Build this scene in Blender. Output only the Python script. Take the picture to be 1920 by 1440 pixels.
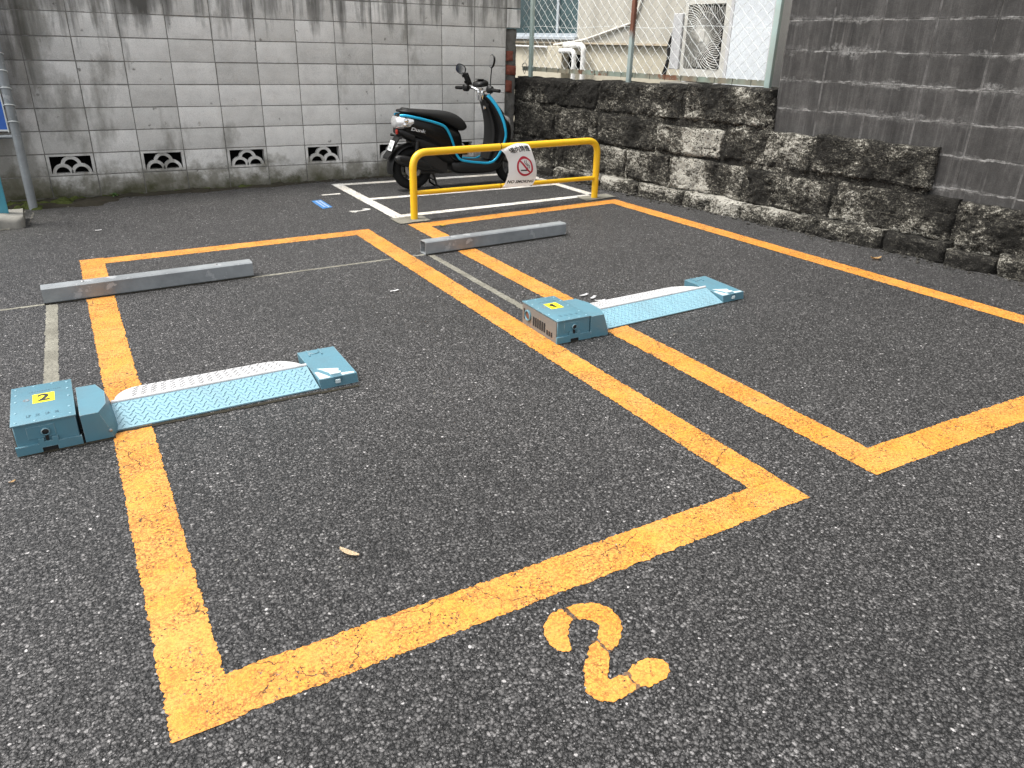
import bpy, bmesh, math, random
from mathutils import Vector, Matrix, noise

rnd = random.Random(7)
PI = math.pi
R = math.radians
for o in list(bpy.data.objects):
    bpy.data.objects.remove(o)
scene = bpy.context.scene
COL = scene.collection

# ------------------------------------------------------------------ camera, sky, sun, exposure
cam_d = bpy.data.cameras.new('camera')
cam_d.sensor_width = 36.0
cam_d.lens = 1417.73 / 1920 * 36.0
cam_d.clip_start = 0.05
cam_d.clip_end = 500
cam = bpy.data.objects.new('camera', cam_d)
COL.objects.link(cam)
yaw, pitch, roll = 0.507907, 0.421435, 0.026484
fw = Vector((math.sin(yaw) * math.cos(pitch), math.cos(yaw) * math.cos(pitch), -math.sin(pitch)))
rt = Vector((math.cos(yaw), -math.sin(yaw), 0))
up = rt.cross(fw)
rt2 = rt * math.cos(roll) + up * math.sin(roll)
up2 = -rt * math.sin(roll) + up * math.cos(roll)
cam.matrix_world = Matrix(((rt2.x, up2.x, -fw.x, -0.07795), (rt2.y, up2.y, -fw.y, -8.39996),
                           (rt2.z, up2.z, -fw.z, 1.43937), (0, 0, 0, 1)))
scene.camera = cam

SUN_EL, SUN_AZ = R(62), R(-72)          # azimuth measured from +y (away from the camera) towards +x
world = bpy.data.worlds.new('World')
scene.world = world
world.use_nodes = True
wnt = world.node_tree
bgn = wnt.nodes['Background']
sky = wnt.nodes.new('ShaderNodeTexSky')
sky.sky_type = 'NISHITA'
sky.sun_disc = False
sky.sun_elevation = SUN_EL
sky.sun_rotation = SUN_AZ
sky.air_density = 1.0
sky.dust_density = 4.0
sky.ozone_density = 1.0
hs = wnt.nodes.new('ShaderNodeHueSaturation')
hs.inputs['Saturation'].default_value = 0.14
wnt.links.new(sky.outputs['Color'], hs.inputs['Color'])
wnt.links.new(hs.outputs['Color'], bgn.inputs['Color'])
bgn.inputs['Strength'].default_value = 0.15

sun_d = bpy.data.lights.new('sun', 'SUN')
sun_d.energy = 1.3
sun_d.angle = R(16)
sun_d.color = (1.0, 0.955, 0.88)
sun = bpy.data.objects.new('sun', sun_d)
COL.objects.link(sun)
sd = Vector((math.sin(SUN_AZ) * math.cos(SUN_EL), math.cos(SUN_AZ) * math.cos(SUN_EL), math.sin(SUN_EL)))
sun.rotation_euler = sd.to_track_quat('Z', 'Y').to_euler()
sun.location = sd * 30

vs = scene.view_settings
vs.view_transform = 'Standard'
vs.look = 'None'
vs.gamma = 1.0
vs.use_curve_mapping = False
vs.exposure = 1.25

SX, SY = 0.014935, 0.00242


def G(x, y):
    """height of the lot's gently falling asphalt"""
    return SX * x + SY * y


# ------------------------------------------------------------------ node helpers
def N(nt, typ, ins=None, **props):
    n = nt.nodes.new(typ)
    for k, v in props.items():
        setattr(n, k, v)
    for k, v in (ins or {}).items():
        s = n.inputs[k]
        if isinstance(v, bpy.types.NodeSocket):
            nt.links.new(v, s)
        else:
            s.default_value = v
    return n


def c4(c):
    if isinstance(c, (int, float)):
        return (c, c, c, 1)
    return (c[0], c[1], c[2], 1)


class Mat:
    def __init__(s, name, rough=0.6, metal=0.0, spec=0.5):
        s.m = bpy.data.materials.new(name)
        s.m.use_nodes = True
        s.nt = s.m.node_tree
        s.b = s.nt.nodes['Principled BSDF']
        s.b.inputs['Roughness'].default_value = rough
        s.b.inputs['Metallic'].default_value = metal
        s.b.inputs['Specular IOR Level'].default_value = spec

    def pos(s):
        return N(s.nt, 'ShaderNodeNewGeometry').outputs['Position']

    def obc(s):
        return N(s.nt, 'ShaderNodeTexCoord').outputs['Object']

    def orand(s):
        return N(s.nt, 'ShaderNodeObjectInfo').outputs['Random']

    def sep(s, v):
        return N(s.nt, 'ShaderNodeSeparateXYZ', {0: v}).outputs

    def mul(s, v, k):
        return N(s.nt, 'ShaderNodeVectorMath', {0: v, 1: k}, operation='MULTIPLY').outputs[0]

    def add(s, v, k):
        return N(s.nt, 'ShaderNodeVectorMath', {0: v, 1: k}, operation='ADD').outputs[0]

    def dot(s, v, k):
        return N(s.nt, 'ShaderNodeVectorMath', {0: v, 1: k}, operation='DOT_PRODUCT').outputs['Value']

    def noise(s, v, scale, detail=4, rough=0.55, col=False):
        n = N(s.nt, 'ShaderNodeTexNoise', {'Vector': v, 'Scale': scale, 'Detail': detail, 'Roughness': rough})
        return n.outputs['Color' if col else 'Fac']

    def voro(s, v, scale, feature='F1', dim='3D', out='Distance'):
        n = N(s.nt, 'ShaderNodeTexVoronoi', {'Vector': v, 'Scale': scale}, feature=feature, voronoi_dimensions=dim)
        return n.outputs[out]

    def ramp(s, f, stops, interp='LINEAR'):
        n = N(s.nt, 'ShaderNodeValToRGB', {'Fac': f})
        cr = n.color_ramp
        cr.interpolation = interp
        while len(cr.elements) < len(stops):
            cr.elements.new(0.5)
        for e, (p, c) in zip(cr.elements, stops):
            e.position = p
            e.color = c4(c)
        return n.outputs['Color']

    def val(s, c):
        return N(s.nt, 'ShaderNodeRGBToBW', {0: c}).outputs[0]

    def mix(s, f, a, b, blend='MIX'):
        n = s.nt.nodes.new('ShaderNodeMix')
        n.data_type = 'RGBA'
        n.blend_type = blend
        n.clamp_factor = True
        for i, v in ((0, f), (6, a), (7, b)):
            if isinstance(v, bpy.types.NodeSocket):
                s.nt.links.new(v, n.inputs[i])
            else:
                n.inputs[i].default_value = v if i == 0 else c4(v)
        return n.outputs[2]

    def mth(s, op, a, b=0.0, clamp=False):
        return N(s.nt, 'ShaderNodeMath', {0: a, 1: b}, operation=op, use_clamp=clamp).outputs[0]

    def bump(s, h, strength=0.5, dist=0.01, normal=None):
        ins = {'Height': h, 'Strength': strength, 'Distance': dist}
        if normal:
            ins['Normal'] = normal
        o = N(s.nt, 'ShaderNodeBump', ins).outputs[0]
        s.nt.links.new(o, s.b.inputs['Normal'])
        return o

    def col(s, v):
        if isinstance(v, bpy.types.NodeSocket):
            s.nt.links.new(v, s.b.inputs['Base Color'])
        else:
            s.b.inputs['Base Color'].default_value = c4(v)
        return s

    def rough(s, v):
        s.nt.links.new(v, s.b.inputs['Roughness'])


def asphalt_layers(m, p):
    """colour and height of an open graded asphalt: three sizes of stone lie through one another, the highest shows"""
    warp = m.noise(p, 75, 2, 0.6, True)
    pw = m.add(p, m.mul(warp, (0.009, 0.009, 0.0)))
    rough = m.noise(p, 210, 3, 0.7)

    def stones(scale, off, lift):
        q = m.add(pw, off)
        n = N(m.nt, 'ShaderNodeTexVoronoi', {'Vector': q, 'Scale': scale, 'Randomness': 1.0}, feature='F1', voronoi_dimensions='2D')
        dlt = N(m.nt, 'ShaderNodeVectorMath', {0: q, 1: n.outputs['Position']}, operation='SUBTRACT').outputs[0]
        dlt = m.mul(dlt, (scale, scale, 0))
        cx = m.sep(n.outputs['Color'])
        tl = m.add(n.outputs['Color'], (-0.5, -0.5, -0.5))
        tilt = N(m.nt, 'ShaderNodeVectorMath', {0: dlt, 1: tl}, operation='DOT_PRODUCT').outputs['Value']
        d = n.outputs['Distance']
        h = m.mth('ADD', m.mth('MULTIPLY', cx[0], 0.75), m.mth('MULTIPLY', m.mth('MULTIPLY', d, d), -1.7))
        h = m.mth('ADD', h, m.mth('MULTIPLY', tilt, 0.95))
        h = m.mth('ADD', h, m.mth('MULTIPLY', m.mth('SUBTRACT', rough, 0.5), 0.55))
        return m.mth('ADD', h, lift), cx[2]
    h1, r1 = stones(86, (0.0, 0.0, 0.0), 0.10)
    h2, r2 = stones(120, (0.37, 0.11, 0.0), 0.04)
    h3, r3 = stones(185, (0.71, 0.53, 0.0), -0.06)
    h = m.mth('MAXIMUM', h1, m.mth('MAXIMUM', h2, h3))
    r = N(m.nt, 'ShaderNodeMix', {0: m.mth('GREATER_THAN', h2, h1), 2: r1, 3: r2}).outputs[0]
    r = N(m.nt, 'ShaderNodeMix', {0: m.mth('GREATER_THAN', h3, m.mth('MAXIMUM', h1, h2)), 2: r, 3: r3}).outputs[0]
    n2 = m.noise(p, 0.8, 4, 0.6)
    n3 = m.noise(p, 9, 4, 0.65)
    c = m.ramp(r, [(0.0, 0.026), (0.38, 0.053), (0.72, 0.092), (0.93, 0.142), (0.988, 0.20), (1.0, 0.45)])
    c = m.mix(1.0, c, m.ramp(h, [(0.14, 0.08), (0.36, 0.50), (0.56, 1.0), (1.0, 1.3)]), 'MULTIPLY')  # gap occlusion painted in: low voids darkened, raised stones lightened
    c = m.mix(1.0, c, m.ramp(n2, [(0.28, (0.76, 0.755, 0.75)), (0.72, (1.16, 1.15, 1.15))]), 'MULTIPLY')
    c = m.mix(1.0, c, m.ramp(n3, [(0.28, 0.80), (0.72, 1.18)]), 'MULTIPLY')
    c = m.mix(1.0, c, m.ramp(rough, [(0.30, 0.78), (0.70, 1.22)]), 'MULTIPLY')
    c = m.mix(1.0, c, (1.02, 0.99, 0.975), 'MULTIPLY')
    return c, h, n2


def make_materials():
    D = {}
    # asphalt
    m = Mat('asphalt', 0.58, spec=0.5)
    p = m.pos()
    c, h, n2 = asphalt_layers(m, p)
    x, y, z = m.sep(p)
    # older, dustier strip along the block wall and a faint green tinge beside the left wall
    old = m.mth('MULTIPLY', m.val(m.ramp(m.mth('ADD', m.mth('MULTIPLY', x, -0.45), m.mth('MULTIPLY', y, 0.10)), [(-0.0, 0), (0.30, 1)])), m.val(m.ramp(m.noise(p, 2.5, 4, 0.65), [(0.35, 0), (0.7, 0.55)])))
    c = m.mix(old, c, (0.050, 0.050, 0.036))
    m.col(c)
    m.bump(h, 1.0, 0.0075)
    D['asphalt'] = m.m

    def paint(name, colr, dirt, pit, cracks=1.0):
        m = Mat(name, 0.6, spec=0.35)
        p = m.pos()
        a, h, _ = asphalt_layers(m, p)
        n1 = m.noise(p, 2.2, 4, 0.6)
        n2 = m.noise(p, 95, 4, 0.8)
        n3 = m.noise(p, 420, 2, 0.6)
        n4 = m.noise(p, 14, 4, 0.7)
        c = m.mix(m.val(m.ramp(n1, [(0.32, 0), (0.72, 1)])), colr, tuple(min(1, k * f) for k, f in zip(colr, (0.97, 0.84, 0.66))))
        c = m.mix(m.mth('MULTIPLY', m.val(m.ramp(m.noise(p, 6.0, 4, 0.65), [(0.38, 0), (0.68, 1)])), 0.40), c, tuple(k * 0.84 + 0.08 for k in colr))
        spk = m.mth('MULTIPLY', m.val(m.ramp(n2, [(0.47, 0), (0.60, 1)])), m.val(m.ramp(n4, [(0.35, 0.55), (0.65, 1.0)])))
        c = m.mix(spk, c, dirt)
        # the voids between the stones keep dirt, some were never filled
        n5 = m.noise(p, 5.0, 3, 0.6)
        low = m.val(m.ramp(m.mth('ADD', h, m.mth('MULTIPLY', m.mth('SUBTRACT', n4, 0.5), 0.9)), [(0.16, 0.9), (0.34, 0)]))
        c = m.mix(m.mth('MULTIPLY', low, m.val(m.ramp(n5, [(0.38, 0.10), (0.66, 0.85)]))), c, tuple(k * 0.28 for k in dirt))
        hole = m.val(m.ramp(m.noise(p, 120, 3, 0.75), [(pit, 0), (pit + 0.03, 1)]))
        hole = m.mth('MULTIPLY', hole, m.val(m.ramp(n4, [(0.44, 0), (0.56, 1)])))
        c = m.mix(hole, c, a)
        # shrinkage cracks
        w = m.add(p, m.mul(m.noise(p, 11, 4, 0.65, True), (0.10, 0.10, 0)))
        e = m.voro(w, 5.5, 'DISTANCE_TO_EDGE', '2D')
        brk = m.val(m.ramp(m.noise(p, 3.3, 3, 0.6), [(0.50, 0), (0.57, 1)]))
        crack = m.mth('MULTIPLY', m.val(m.ramp(e, [(0.0, 1), (0.006, 0.95), (0.012, 0)])), brk)
        crack = m.mth('MULTIPLY', crack, m.mth('MULTIPLY', cracks, m.val(m.ramp(n2, [(0.36, 0.2), (0.50, 1)]))))
        c = m.mix(crack, c, (0.035, 0.028, 0.022))
        m.col(c)
        hh = m.mth('ADD', m.mth('MULTIPLY', h, 0.24), m.mth('MULTIPLY', n3, 0.30))
        hh = m.mth('SUBTRACT', hh, m.mth('MULTIPLY', crack, 1.2))
        hh = m.mth('SUBTRACT', hh, m.mth('MULTIPLY', hole, 0.5))
        m.bump(hh, 0.8, 0.0035)
        return m.m
    D['orange'] = paint('orange_road_paint', (0.66, 0.295, 0.042), (0.33, 0.128, 0.026), 0.58)
    D['orange_plain'] = paint('orange_numeral_paint', (0.66, 0.295, 0.042), (0.33, 0.128, 0.026), 0.62, 0.0)
    D['worn_paint'] = paint('worn_brown_paint', (0.20, 0.105, 0.045), (0.05, 0.035, 0.025), 0.52, 0.0)
    D['white_paint'] = paint('white_road_paint', (0.74, 0.74, 0.72), (0.42, 0.42, 0.40), 0.56)

    # patched concrete joints
    m = Mat('patch_concrete', 0.85, spec=0.3)
    p = m.pos()
    n1 = m.noise(p, 5, 4, 0.6)
    n2 = m.noise(p, 70, 4, 0.7)
    c = m.ramp(n1, [(0.3, (0.13, 0.122, 0.098)), (0.7, (0.27, 0.26, 0.215))])
    c = m.mix(m.val(m.ramp(n2, [(0.42, 0), (0.68, 0.75)])), c, (0.075, 0.073, 0.06))
    m.col(c)
    m.bump(n2, 0.6, 0.004)
    D['patch'] = m.m

    # light concrete blocks of the back wall
    m = Mat('grey_block_concrete', 0.9, spec=0.25)
    p = m.pos()
    x, y, z = m.sep(p)
    base = m.ramp(m.orand(), [(0, (0.51, 0.502, 0.480)), (0.5, (0.59, 0.582, 0.560)), (1, (0.665, 0.656, 0.634))])
    mott = m.noise(p, 5, 5, 0.65)
    base = m.mix(1.0, base, m.ramp(mott, [(0.2, 0.80), (0.5, 1.0), (0.8, 1.14)]), 'MULTIPLY')
    fine = m.noise(p, 150, 3, 0.7)
    base = m.mix(1.0, base, m.ramp(fine, [(0.28, 0.72), (0.5, 1.0), (0.8, 1.12)]), 'MULTIPLY')
    streak = m.noise(m.mul(p, (7.5, 7.5, 0.55)), 1.0, 5, 0.62)
    blot = m.noise(p, 1.6, 4, 0.6)
    # rain streaks that start at the coping
    t = m.mth('ADD', m.mth('MULTIPLY', m.mth('SUBTRACT', z, 1.62), 1.5), m.mth('MULTIPLY', m.mth('SUBTRACT', streak, 0.5), 3.4))
    t = m.mth('ADD', t, m.mth('MULTIPLY', m.mth('SUBTRACT', blot, 0.5), 1.4))
    spot = m.mth('ADD', m.mth('ABSOLUTE', m.mth('SUBTRACT', x, 0.62)), m.mth('MULTIPLY', m.mth('SUBTRACT', 1.95, z), 0.9))
    t = m.mth('ADD', t, m.val(m.ramp(spot, [(0.12, 0.95), (0.42, 0)])))
    left = m.val(m.ramp(m.mth('MULTIPLY', m.mth('ADD', x, 1.2), 0.42), [(0.0, 0.75), (0.45, 0.36), (0.9, 0)]))
    t = m.mth('ADD', t, left)
    dark = m.val(m.ramp(t, [(0.05, 0), (0.42, 0.62), (0.95, 1.0)]))
    base = m.mix(m.mth('MULTIPLY', dark, 0.9), base, (0.045, 0.044, 0.038))
    # general grime patches to the left, irregular
    g = m.mth('ADD', m.noise(m.mul(p, (2.6, 2.6, 1.1)), 1.0, 5, 0.6), m.mth('MULTIPLY', left, 0.42))
    base = m.mix(m.val(m.ramp(g, [(0.60, 0), (0.70, 0.55), (0.95, 0.8)])), base, (0.115, 0.110, 0.088))
    # splash zone: algae and mud near the ground
    lowv = m.mth('ADD', m.mth('MULTIPLY', m.mth('SUBTRACT', 0.30, z), 3.0), m.mth('MULTIPLY', m.mth('SUBTRACT', m.noise(p, 4, 5, 0.65), 0.5), 2.4))
    base = m.mix(m.val(m.ramp(lowv, [(-0.15, 0), (0.45, 0.72), (1.0, 0.95)])), base, (0.098, 0.092, 0.062))
    alg = m.mth('ADD', m.mth('MULTIPLY', m.mth('SUBTRACT', 0.17, z), 4.0), m.mth('MULTIPLY', m.mth('SUBTRACT', m.noise(p, 7, 4, 0.7), 0.5), 3.0))
    base = m.mix(m.val(m.ramp(alg, [(0.1, 0), (0.9, 0.85)])), base, (0.050, 0.052, 0.022))
    # dark pock marks and a touch of rust
    pock = m.val(m.ramp(m.voro(p, 7.0, 'F1', '3D'), [(0.10, 1), (0.16, 0)]))
    pock = m.mth('MULTIPLY', pock, m.val(m.ramp(m.noise(p, 22, 3, 0.6), [(0.50, 0), (0.62, 1)])))
    base = m.mix(m.mth('MULTIPLY', pock, 0.7), base, (0.06, 0.055, 0.045))
    m.col(base)
    hh = m.mth('ADD', m.mth('MULTIPLY', fine, 1.0), m.mth('MULTIPLY', m.noise(p, 38, 4, 0.7), 1.4))
    m.bump(hh, 0.55, 0.004)
    D['block'] = m.m

    m = Mat('wall_mortar', 0.95, spec=0.2)
    p = m.pos()
    n = m.noise(p, 30, 4, 0.7)
    m.col(m.ramp(n, [(0.25, (0.10, 0.097, 0.09)), (0.6, (0.20, 0.195, 0.18)), (0.85, (0.36, 0.355, 0.34))]))
    m.bump(n, 0.7, 0.006)
    D['mortar'] = m.m

    m = Mat('rough_cement_render', 0.95, spec=0.2)
    p = m.pos()
    n = m.noise(p, 14, 6, 0.7)
    m.col(m.ramp(n, [(0.2, (0.06, 0.057, 0.05)), (0.6, (0.15, 0.145, 0.135)), (0.9, (0.26, 0.25, 0.235))]))
    m.bump(n, 0.9, 0.02)
    D['cement'] = m.m

    m = Mat('red_brick', 0.9, spec=0.25)
    p = m.pos()
    n = m.noise(p, 26, 5, 0.7)
    m.col(m.ramp(n, [(0.2, (0.09, 0.030, 0.022)), (0.55, (0.19, 0.060, 0.040)), (0.9, (0.26, 0.14, 0.11))]))
    m.bump(n, 0.7, 0.008)
    D['brick'] = m.m

    m = Mat('black_and_painted_shade', 1.0, spec=0.05)  # near-black: painted darkness of vent hollows and wall opening; also the black box
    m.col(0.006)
    D['black_and_shade'] = m.m

    # stained dark block wall
    m = Mat('dark_block_concrete', 0.88, spec=0.25)
    p = m.pos()
    z = m.sep(p)[2]
    s_ = m.dot(m.add(p, (-4.56, 0, 0)), (0.14834, -0.98894, 0))
    pl = m.add(m.mul(m.noise(p, 7, 4, 0.65, True), (0.05, 0.05, 0.055)), m.add(p, (0, 0, -0.027)))
    z2 = m.sep(pl)[2]
    sv = N(m.nt, 'ShaderNodeCombineXYZ', {0: m.mth('MULTIPLY', s_, 6.0), 1: 0.0, 2: m.mth('MULTIPLY', z, 0.8)}).outputs[0]
    st1 = m.noise(sv, 1.0, 5, 0.65)
    sv2 = N(m.nt, 'ShaderNodeCombineXYZ', {0: m.mth('MULTIPLY', s_, 26), 1: 3.0, 2: m.mth('MULTIPLY', z, 1.1)}).outputs[0]
    st2 = m.noise(sv2, 1.0, 6, 0.7)
    blm = m.noise(p, 3.2, 5, 0.7)
    base = m.ramp(st1, [(0.25, (0.020, 0.0193, 0.0187)), (0.5, (0.044, 0.0425, 0.041)), (0.75, (0.080, 0.077, 0.074))])
    base = m.mix(1.0, base, m.ramp(m.noise(p, 12, 5, 0.7), [(0.25, 0.70), (0.75, 1.30)]), 'MULTIPLY')
    sk = m.mth('MULTIPLY', m.val(m.ramp(st2, [(0.50, 0), (0.72, 1)])), m.val(m.ramp(blm, [(0.38, 0.10), (0.64, 0.9)])))
    base = m.mix(sk, base, (0.120, 0.114, 0.110))
    base = m.mix(0.18, base, m.mix(1.0, base, m.ramp(m.orand(), [(0, (0.7, 0.66, 0.63)), (1, (1.35, 1.33, 1.35))]), 'MULTIPLY'))
    # lime bloom along the joints: a broken white line with patches that bleed from it
    fz = m.mth('FRACT', m.mth('DIVIDE', m.mth('SUBTRACT', z2, 0.790), 0.2222))
    fz = m.mth('MINIMUM', fz, m.mth('SUBTRACT', 1.0, fz))
    fs = m.mth('FRACT', m.mth('DIVIDE', m.mth('SUBTRACT', s_, 3.53), 0.40))
    fs = m.mth('MINIMUM', fs, m.mth('SUBTRACT', 1.0, fs))
    rag = m.noise(p, 34, 5, 0.75)
    line = m.mth('MULTIPLY', m.val(m.ramp(fz, [(0.0, 1), (0.022, 0.9), (0.045, 0)])), m.val(m.ramp(m.noise(p, 7, 4, 0.7), [(0.42, 0.08), (0.56, 1)])))
    halo = m.val(m.ramp(m.mth('SUBTRACT', fz, m.mth('MULTIPLY', m.mth('SUBTRACT', blm, 0.49), 1.0)), [(0.0, 1), (0.12, 0)]))
    halo = m.mth('MULTIPLY', halo, m.val(m.ramp(rag, [(0.40, 0.0), (0.66, 0.85)])))
    halo = m.mth('MULTIPLY', halo, m.val(m.ramp(m.noise(p, 1.9, 3, 0.6), [(0.42, 0.15), (0.60, 1)])))
    wz = m.mth('MAXIMUM', m.mth('MULTIPLY', line, m.val(m.ramp(rag, [(0.3, 0.35), (0.6, 1)]))), halo)
    base = m.mix(m.mth('MULTIPLY', wz, 0.85), base, (0.30, 0.295, 0.285))
    ws = m.val(m.ramp(m.mth('SUBTRACT', fs, m.mth('MULTIPLY', m.mth('SUBTRACT', rag, 0.5), 0.03)), [(0.0, 0.9), (0.012, 0.55), (0.022, 0)]))
    ws = m.mth('MULTIPLY', ws, m.val(m.ramp(m.noise(p, 3.5, 4, 0.65), [(0.44, 0), (0.58, 1)])))
    base = m.mix(m.mth('MULTIPLY', ws, 0.7), base, (0.22, 0.215, 0.21))
    fine = m.noise(p, 120, 4, 0.7)
    base = m.mix(1.0, base, m.ramp(fine, [(0.25, 0.72), (0.75, 1.22)]), 'MULTIPLY')
    m.col(base)
    m.bump(m.mth('ADD', fine, m.mth('MULTIPLY', wz, 1.2)), 0.5, 0.004)
    D['dark_block'] = m.m

    # quarried tuff blocks
    m = Mat('weathered_stone', 0.95, spec=0.2)
    p = m.pos()
    z = m.sep(p)[2]
    rv = m.orand()
    off = N(m.nt, 'ShaderNodeCombineXYZ', {0: m.mth('MULTIPLY', rv, 31), 1: m.mth('MULTIPLY', rv, 17), 2: 0.0}).outputs[0]
    po = N(m.nt, 'ShaderNodeVectorMath', {0: p, 1: off}, operation='ADD').outputs[0]
    rot = N(m.nt, 'ShaderNodeMapping', {'Vector': po, 'Rotation': (0.5, 0.45, 0.2), 'Scale': (1.0, 1.0, 2.3)}).outputs[0]
    a = m.noise(rot, 22, 6, 0.78)
    b = m.noise(po, 2.6, 4, 0.6)
    cc = m.noise(po, 75, 4, 0.8)
    t = m.mth('ADD', m.mth('MULTIPLY', m.mth('SUBTRACT', a, 0.5), 2.7), m.mth('MULTIPLY', m.mth('SUBTRACT', cc, 0.5), 2.3))
    t = m.mth('ADD', t, m.mth('MULTIPLY', m.mth('SUBTRACT', b, 0.50), 2.7))
    t = m.mth('ADD', t, m.mth('MULTIPLY', m.mth('SUBTRACT', rv, 0.5), 0.15))
    t = m.mth('ADD', t, m.val(m.ramp(m.mth('ABSOLUTE', m.mth('SUBTRACT', z, 0.19)), [(0.0, 0.30), (0.07, 0.0)])))
    t = m.mth('SUBTRACT', t, m.val(m.ramp(z, [(0.90, 0), (1.0, 0.22)])))
    t = m.mth('ADD', t, N(m.nt, 'ShaderNodeAttribute', attribute_type='OBJECT', attribute_name='pale').outputs['Fac'])
    t = m.mth('ADD', t, 0.325)
    base = m.ramp(t, [(0.10, (0.019, 0.0178, 0.0155)), (0.40, (0.052, 0.049, 0.042)), (0.62, (0.105, 0.098, 0.081)), (0.80, (0.27, 0.255, 0.215)), (0.95, (0.52, 0.50, 0.44))])
    brown = m.val(m.ramp(m.mth('ADD', z, m.mth('MULTIPLY', m.noise(p, 6, 4, 0.7), 0.3)), [(1.10, 0), (1.24, 0.65)]))
    base = m.mix(brown, base, (0.042, 0.033, 0.032))
    pit = m.val(m.ramp(m.voro(po, 24, 'F1', '3D'), [(0.12, 1), (0.26, 0)]))
    pit = m.mth('MULTIPLY', pit, m.val(m.ramp(b, [(0.35, 0.15), (0.6, 1)])))
    base = m.mix(m.mth('MULTIPLY', pit, 0.8), base, (0.010, 0.009, 0.008))
    pit2 = m.val(m.ramp(m.voro(po, 52, 'F1', '3D'), [(0.14, 1), (0.30, 0)]))
    pit2 = m.mth('MULTIPLY', pit2, m.val(m.ramp(m.noise(po, 9, 3, 0.6), [(0.45, 0), (0.58, 1)])))
    base = m.mix(m.mth('MULTIPLY', pit2, 0.85), base, (0.010, 0.009, 0.008))
    pit = m.mth('MAXIMUM', pit, pit2)
    m.col(base)
    hh = m.mth('ADD', m.mth('MULTIPLY', a, 1.3), m.mth('MULTIPLY', cc, 0.7))
    hh = m.mth('SUBTRACT', hh, m.mth('MULTIPLY', pit, 0.8))
    m.bump(hh, 1.0, 0.030)
    D['stone'] = m.m

    m = Mat('stone_mortar', 0.95, spec=0.15)
    p = m.pos()
    n = m.noise(p, 20, 5, 0.75)
    m.col(m.ramp(n, [(0.25, (0.022, 0.021, 0.018)), (0.6, (0.062, 0.059, 0.052)), (0.85, (0.12, 0.115, 0.10))]))
    m.bump(n, 0.8, 0.015)
    D['stone_mortar'] = m.m

    def painted(name, colr, rough=0.45, wear=(0.55, 0.53, 0.5), amount=0.68, metal=0.0, scale=18, dirt=(0.10, 0.10, 0.095), dirt_amt=0.35, edge=0.0):
        m = Mat(name, rough, metal)
        p = m.obc()
        n = m.noise(p, scale, 5, 0.7)
        n2 = m.noise(p, 4.5, 4, 0.6)
        c = m.mix(m.val(m.ramp(n2, [(0.35, 0), (0.8, dirt_amt)])), colr, dirt)
        c = m.mix(m.val(m.ramp(n, [(amount, 0), (amount + 0.05, 0.9)])), c, wear)
        if edge:
            # paint rubbed off along the arrises
            bn = N(m.nt, 'ShaderNodeBevel', {'Radius': 0.005}, samples=4).outputs[0]
            gn = N(m.nt, 'ShaderNodeNewGeometry').outputs['True Normal']
            dd = N(m.nt, 'ShaderNodeVectorMath', {0: bn, 1: gn}, operation='DOT_PRODUCT').outputs['Value']
            em = m.val(m.ramp(dd, [(0.80, 1), (0.97, 0)]))
            em = m.mth('MULTIPLY', em, m.val(m.ramp(m.noise(p, 30, 4, 0.7), [(0.42, 0), (0.60, edge)])))
            c = m.mix(em, c, wear)
            # scuffs: thin scratches that run along the plate
            sc_ = m.noise(m.mul(p, (14, 90, 60)), 1.0, 3, 0.6)
            c = m.mix(m.val(m.ramp(sc_, [(0.66, 0), (0.72, 0.5)])), c, dirt)
        m.col(c)
        m.rough(m.mth('ADD', m.mth('MULTIPLY', n, 0.25), rough - 0.1))
        m.bump(m.noise(p, 90, 3, 0.6), 0.12, 0.002)
        return m.m
    D['teal'] = painted('teal_lock_paint', (0.078, 0.200, 0.258), 0.38, (0.36, 0.42, 0.43), 0.70, edge=0.9)
    D['teal_pale'] = painted('pale_blue_tread_paint', (0.20, 0.37, 0.445), 0.45, (0.42, 0.52, 0.56), 0.70, dirt=(0.15, 0.22, 0.245), dirt_amt=0.55, edge=0.5)
    D['flap_white'] = painted('white_flap_paint', (0.54, 0.54, 0.545), 0.5, (0.33, 0.33, 0.32), 0.62, dirt=(0.36, 0.36, 0.34), dirt_amt=0.6)
    D['tread_grey'] = painted('scuffed_tread_grey', (0.40, 0.40, 0.405), 0.5, (0.5, 0.5, 0.5), 0.6)
    D['worn_pale'] = painted('worn_pale_paint', (0.56, 0.66, 0.68), 0.55, (0.30, 0.42, 0.46), 0.60)
    D['side_brown'] = painted('dusty_lock_side', (0.155, 0.140, 0.120), 0.7, (0.22, 0.15, 0.10), 0.60)
    D['yellow'] = painted('yellow_rail_paint', (0.80, 0.47, 0.010), 0.30, (0.30, 0.17, 0.06), 0.73, scale=26, dirt=(0.48, 0.28, 0.03), dirt_amt=0.45)
    D['galv'] = painted('galvanised_steel', (0.29, 0.31, 0.32), 0.45, (0.36, 0.375, 0.385), 0.58, metal=0.25, scale=9, dirt=(0.13, 0.14, 0.148), dirt_amt=0.95)
    D['galv_side'] = D['galv']
    D['fence_green'] = painted('faded_green_fence_paint', (0.30, 0.395, 0.375), 0.55, (0.20, 0.075, 0.03), 0.66, scale=9, dirt=(0.25, 0.25, 0.21), dirt_amt=0.7)
    D['rust_rail'] = painted('rusting_green_rail', (0.185, 0.225, 0.185), 0.7, (0.14, 0.052, 0.022), 0.56, scale=3.0, dirt=(0.17, 0.10, 0.055), dirt_amt=1.0)
    m = Mat('rust_streaked_post', 0.7)
    p = m.obc()
    z = m.sep(p)[2]
    n = m.noise(m.mul(p, (30, 30, 5)), 1.0, 5, 0.7)
    t = m.mth('ADD', m.mth('MULTIPLY', m.mth('SUBTRACT', z, 1.52), 3.0), m.mth('MULTIPLY', m.mth('SUBTRACT', n, 0.5), 1.6))
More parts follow.
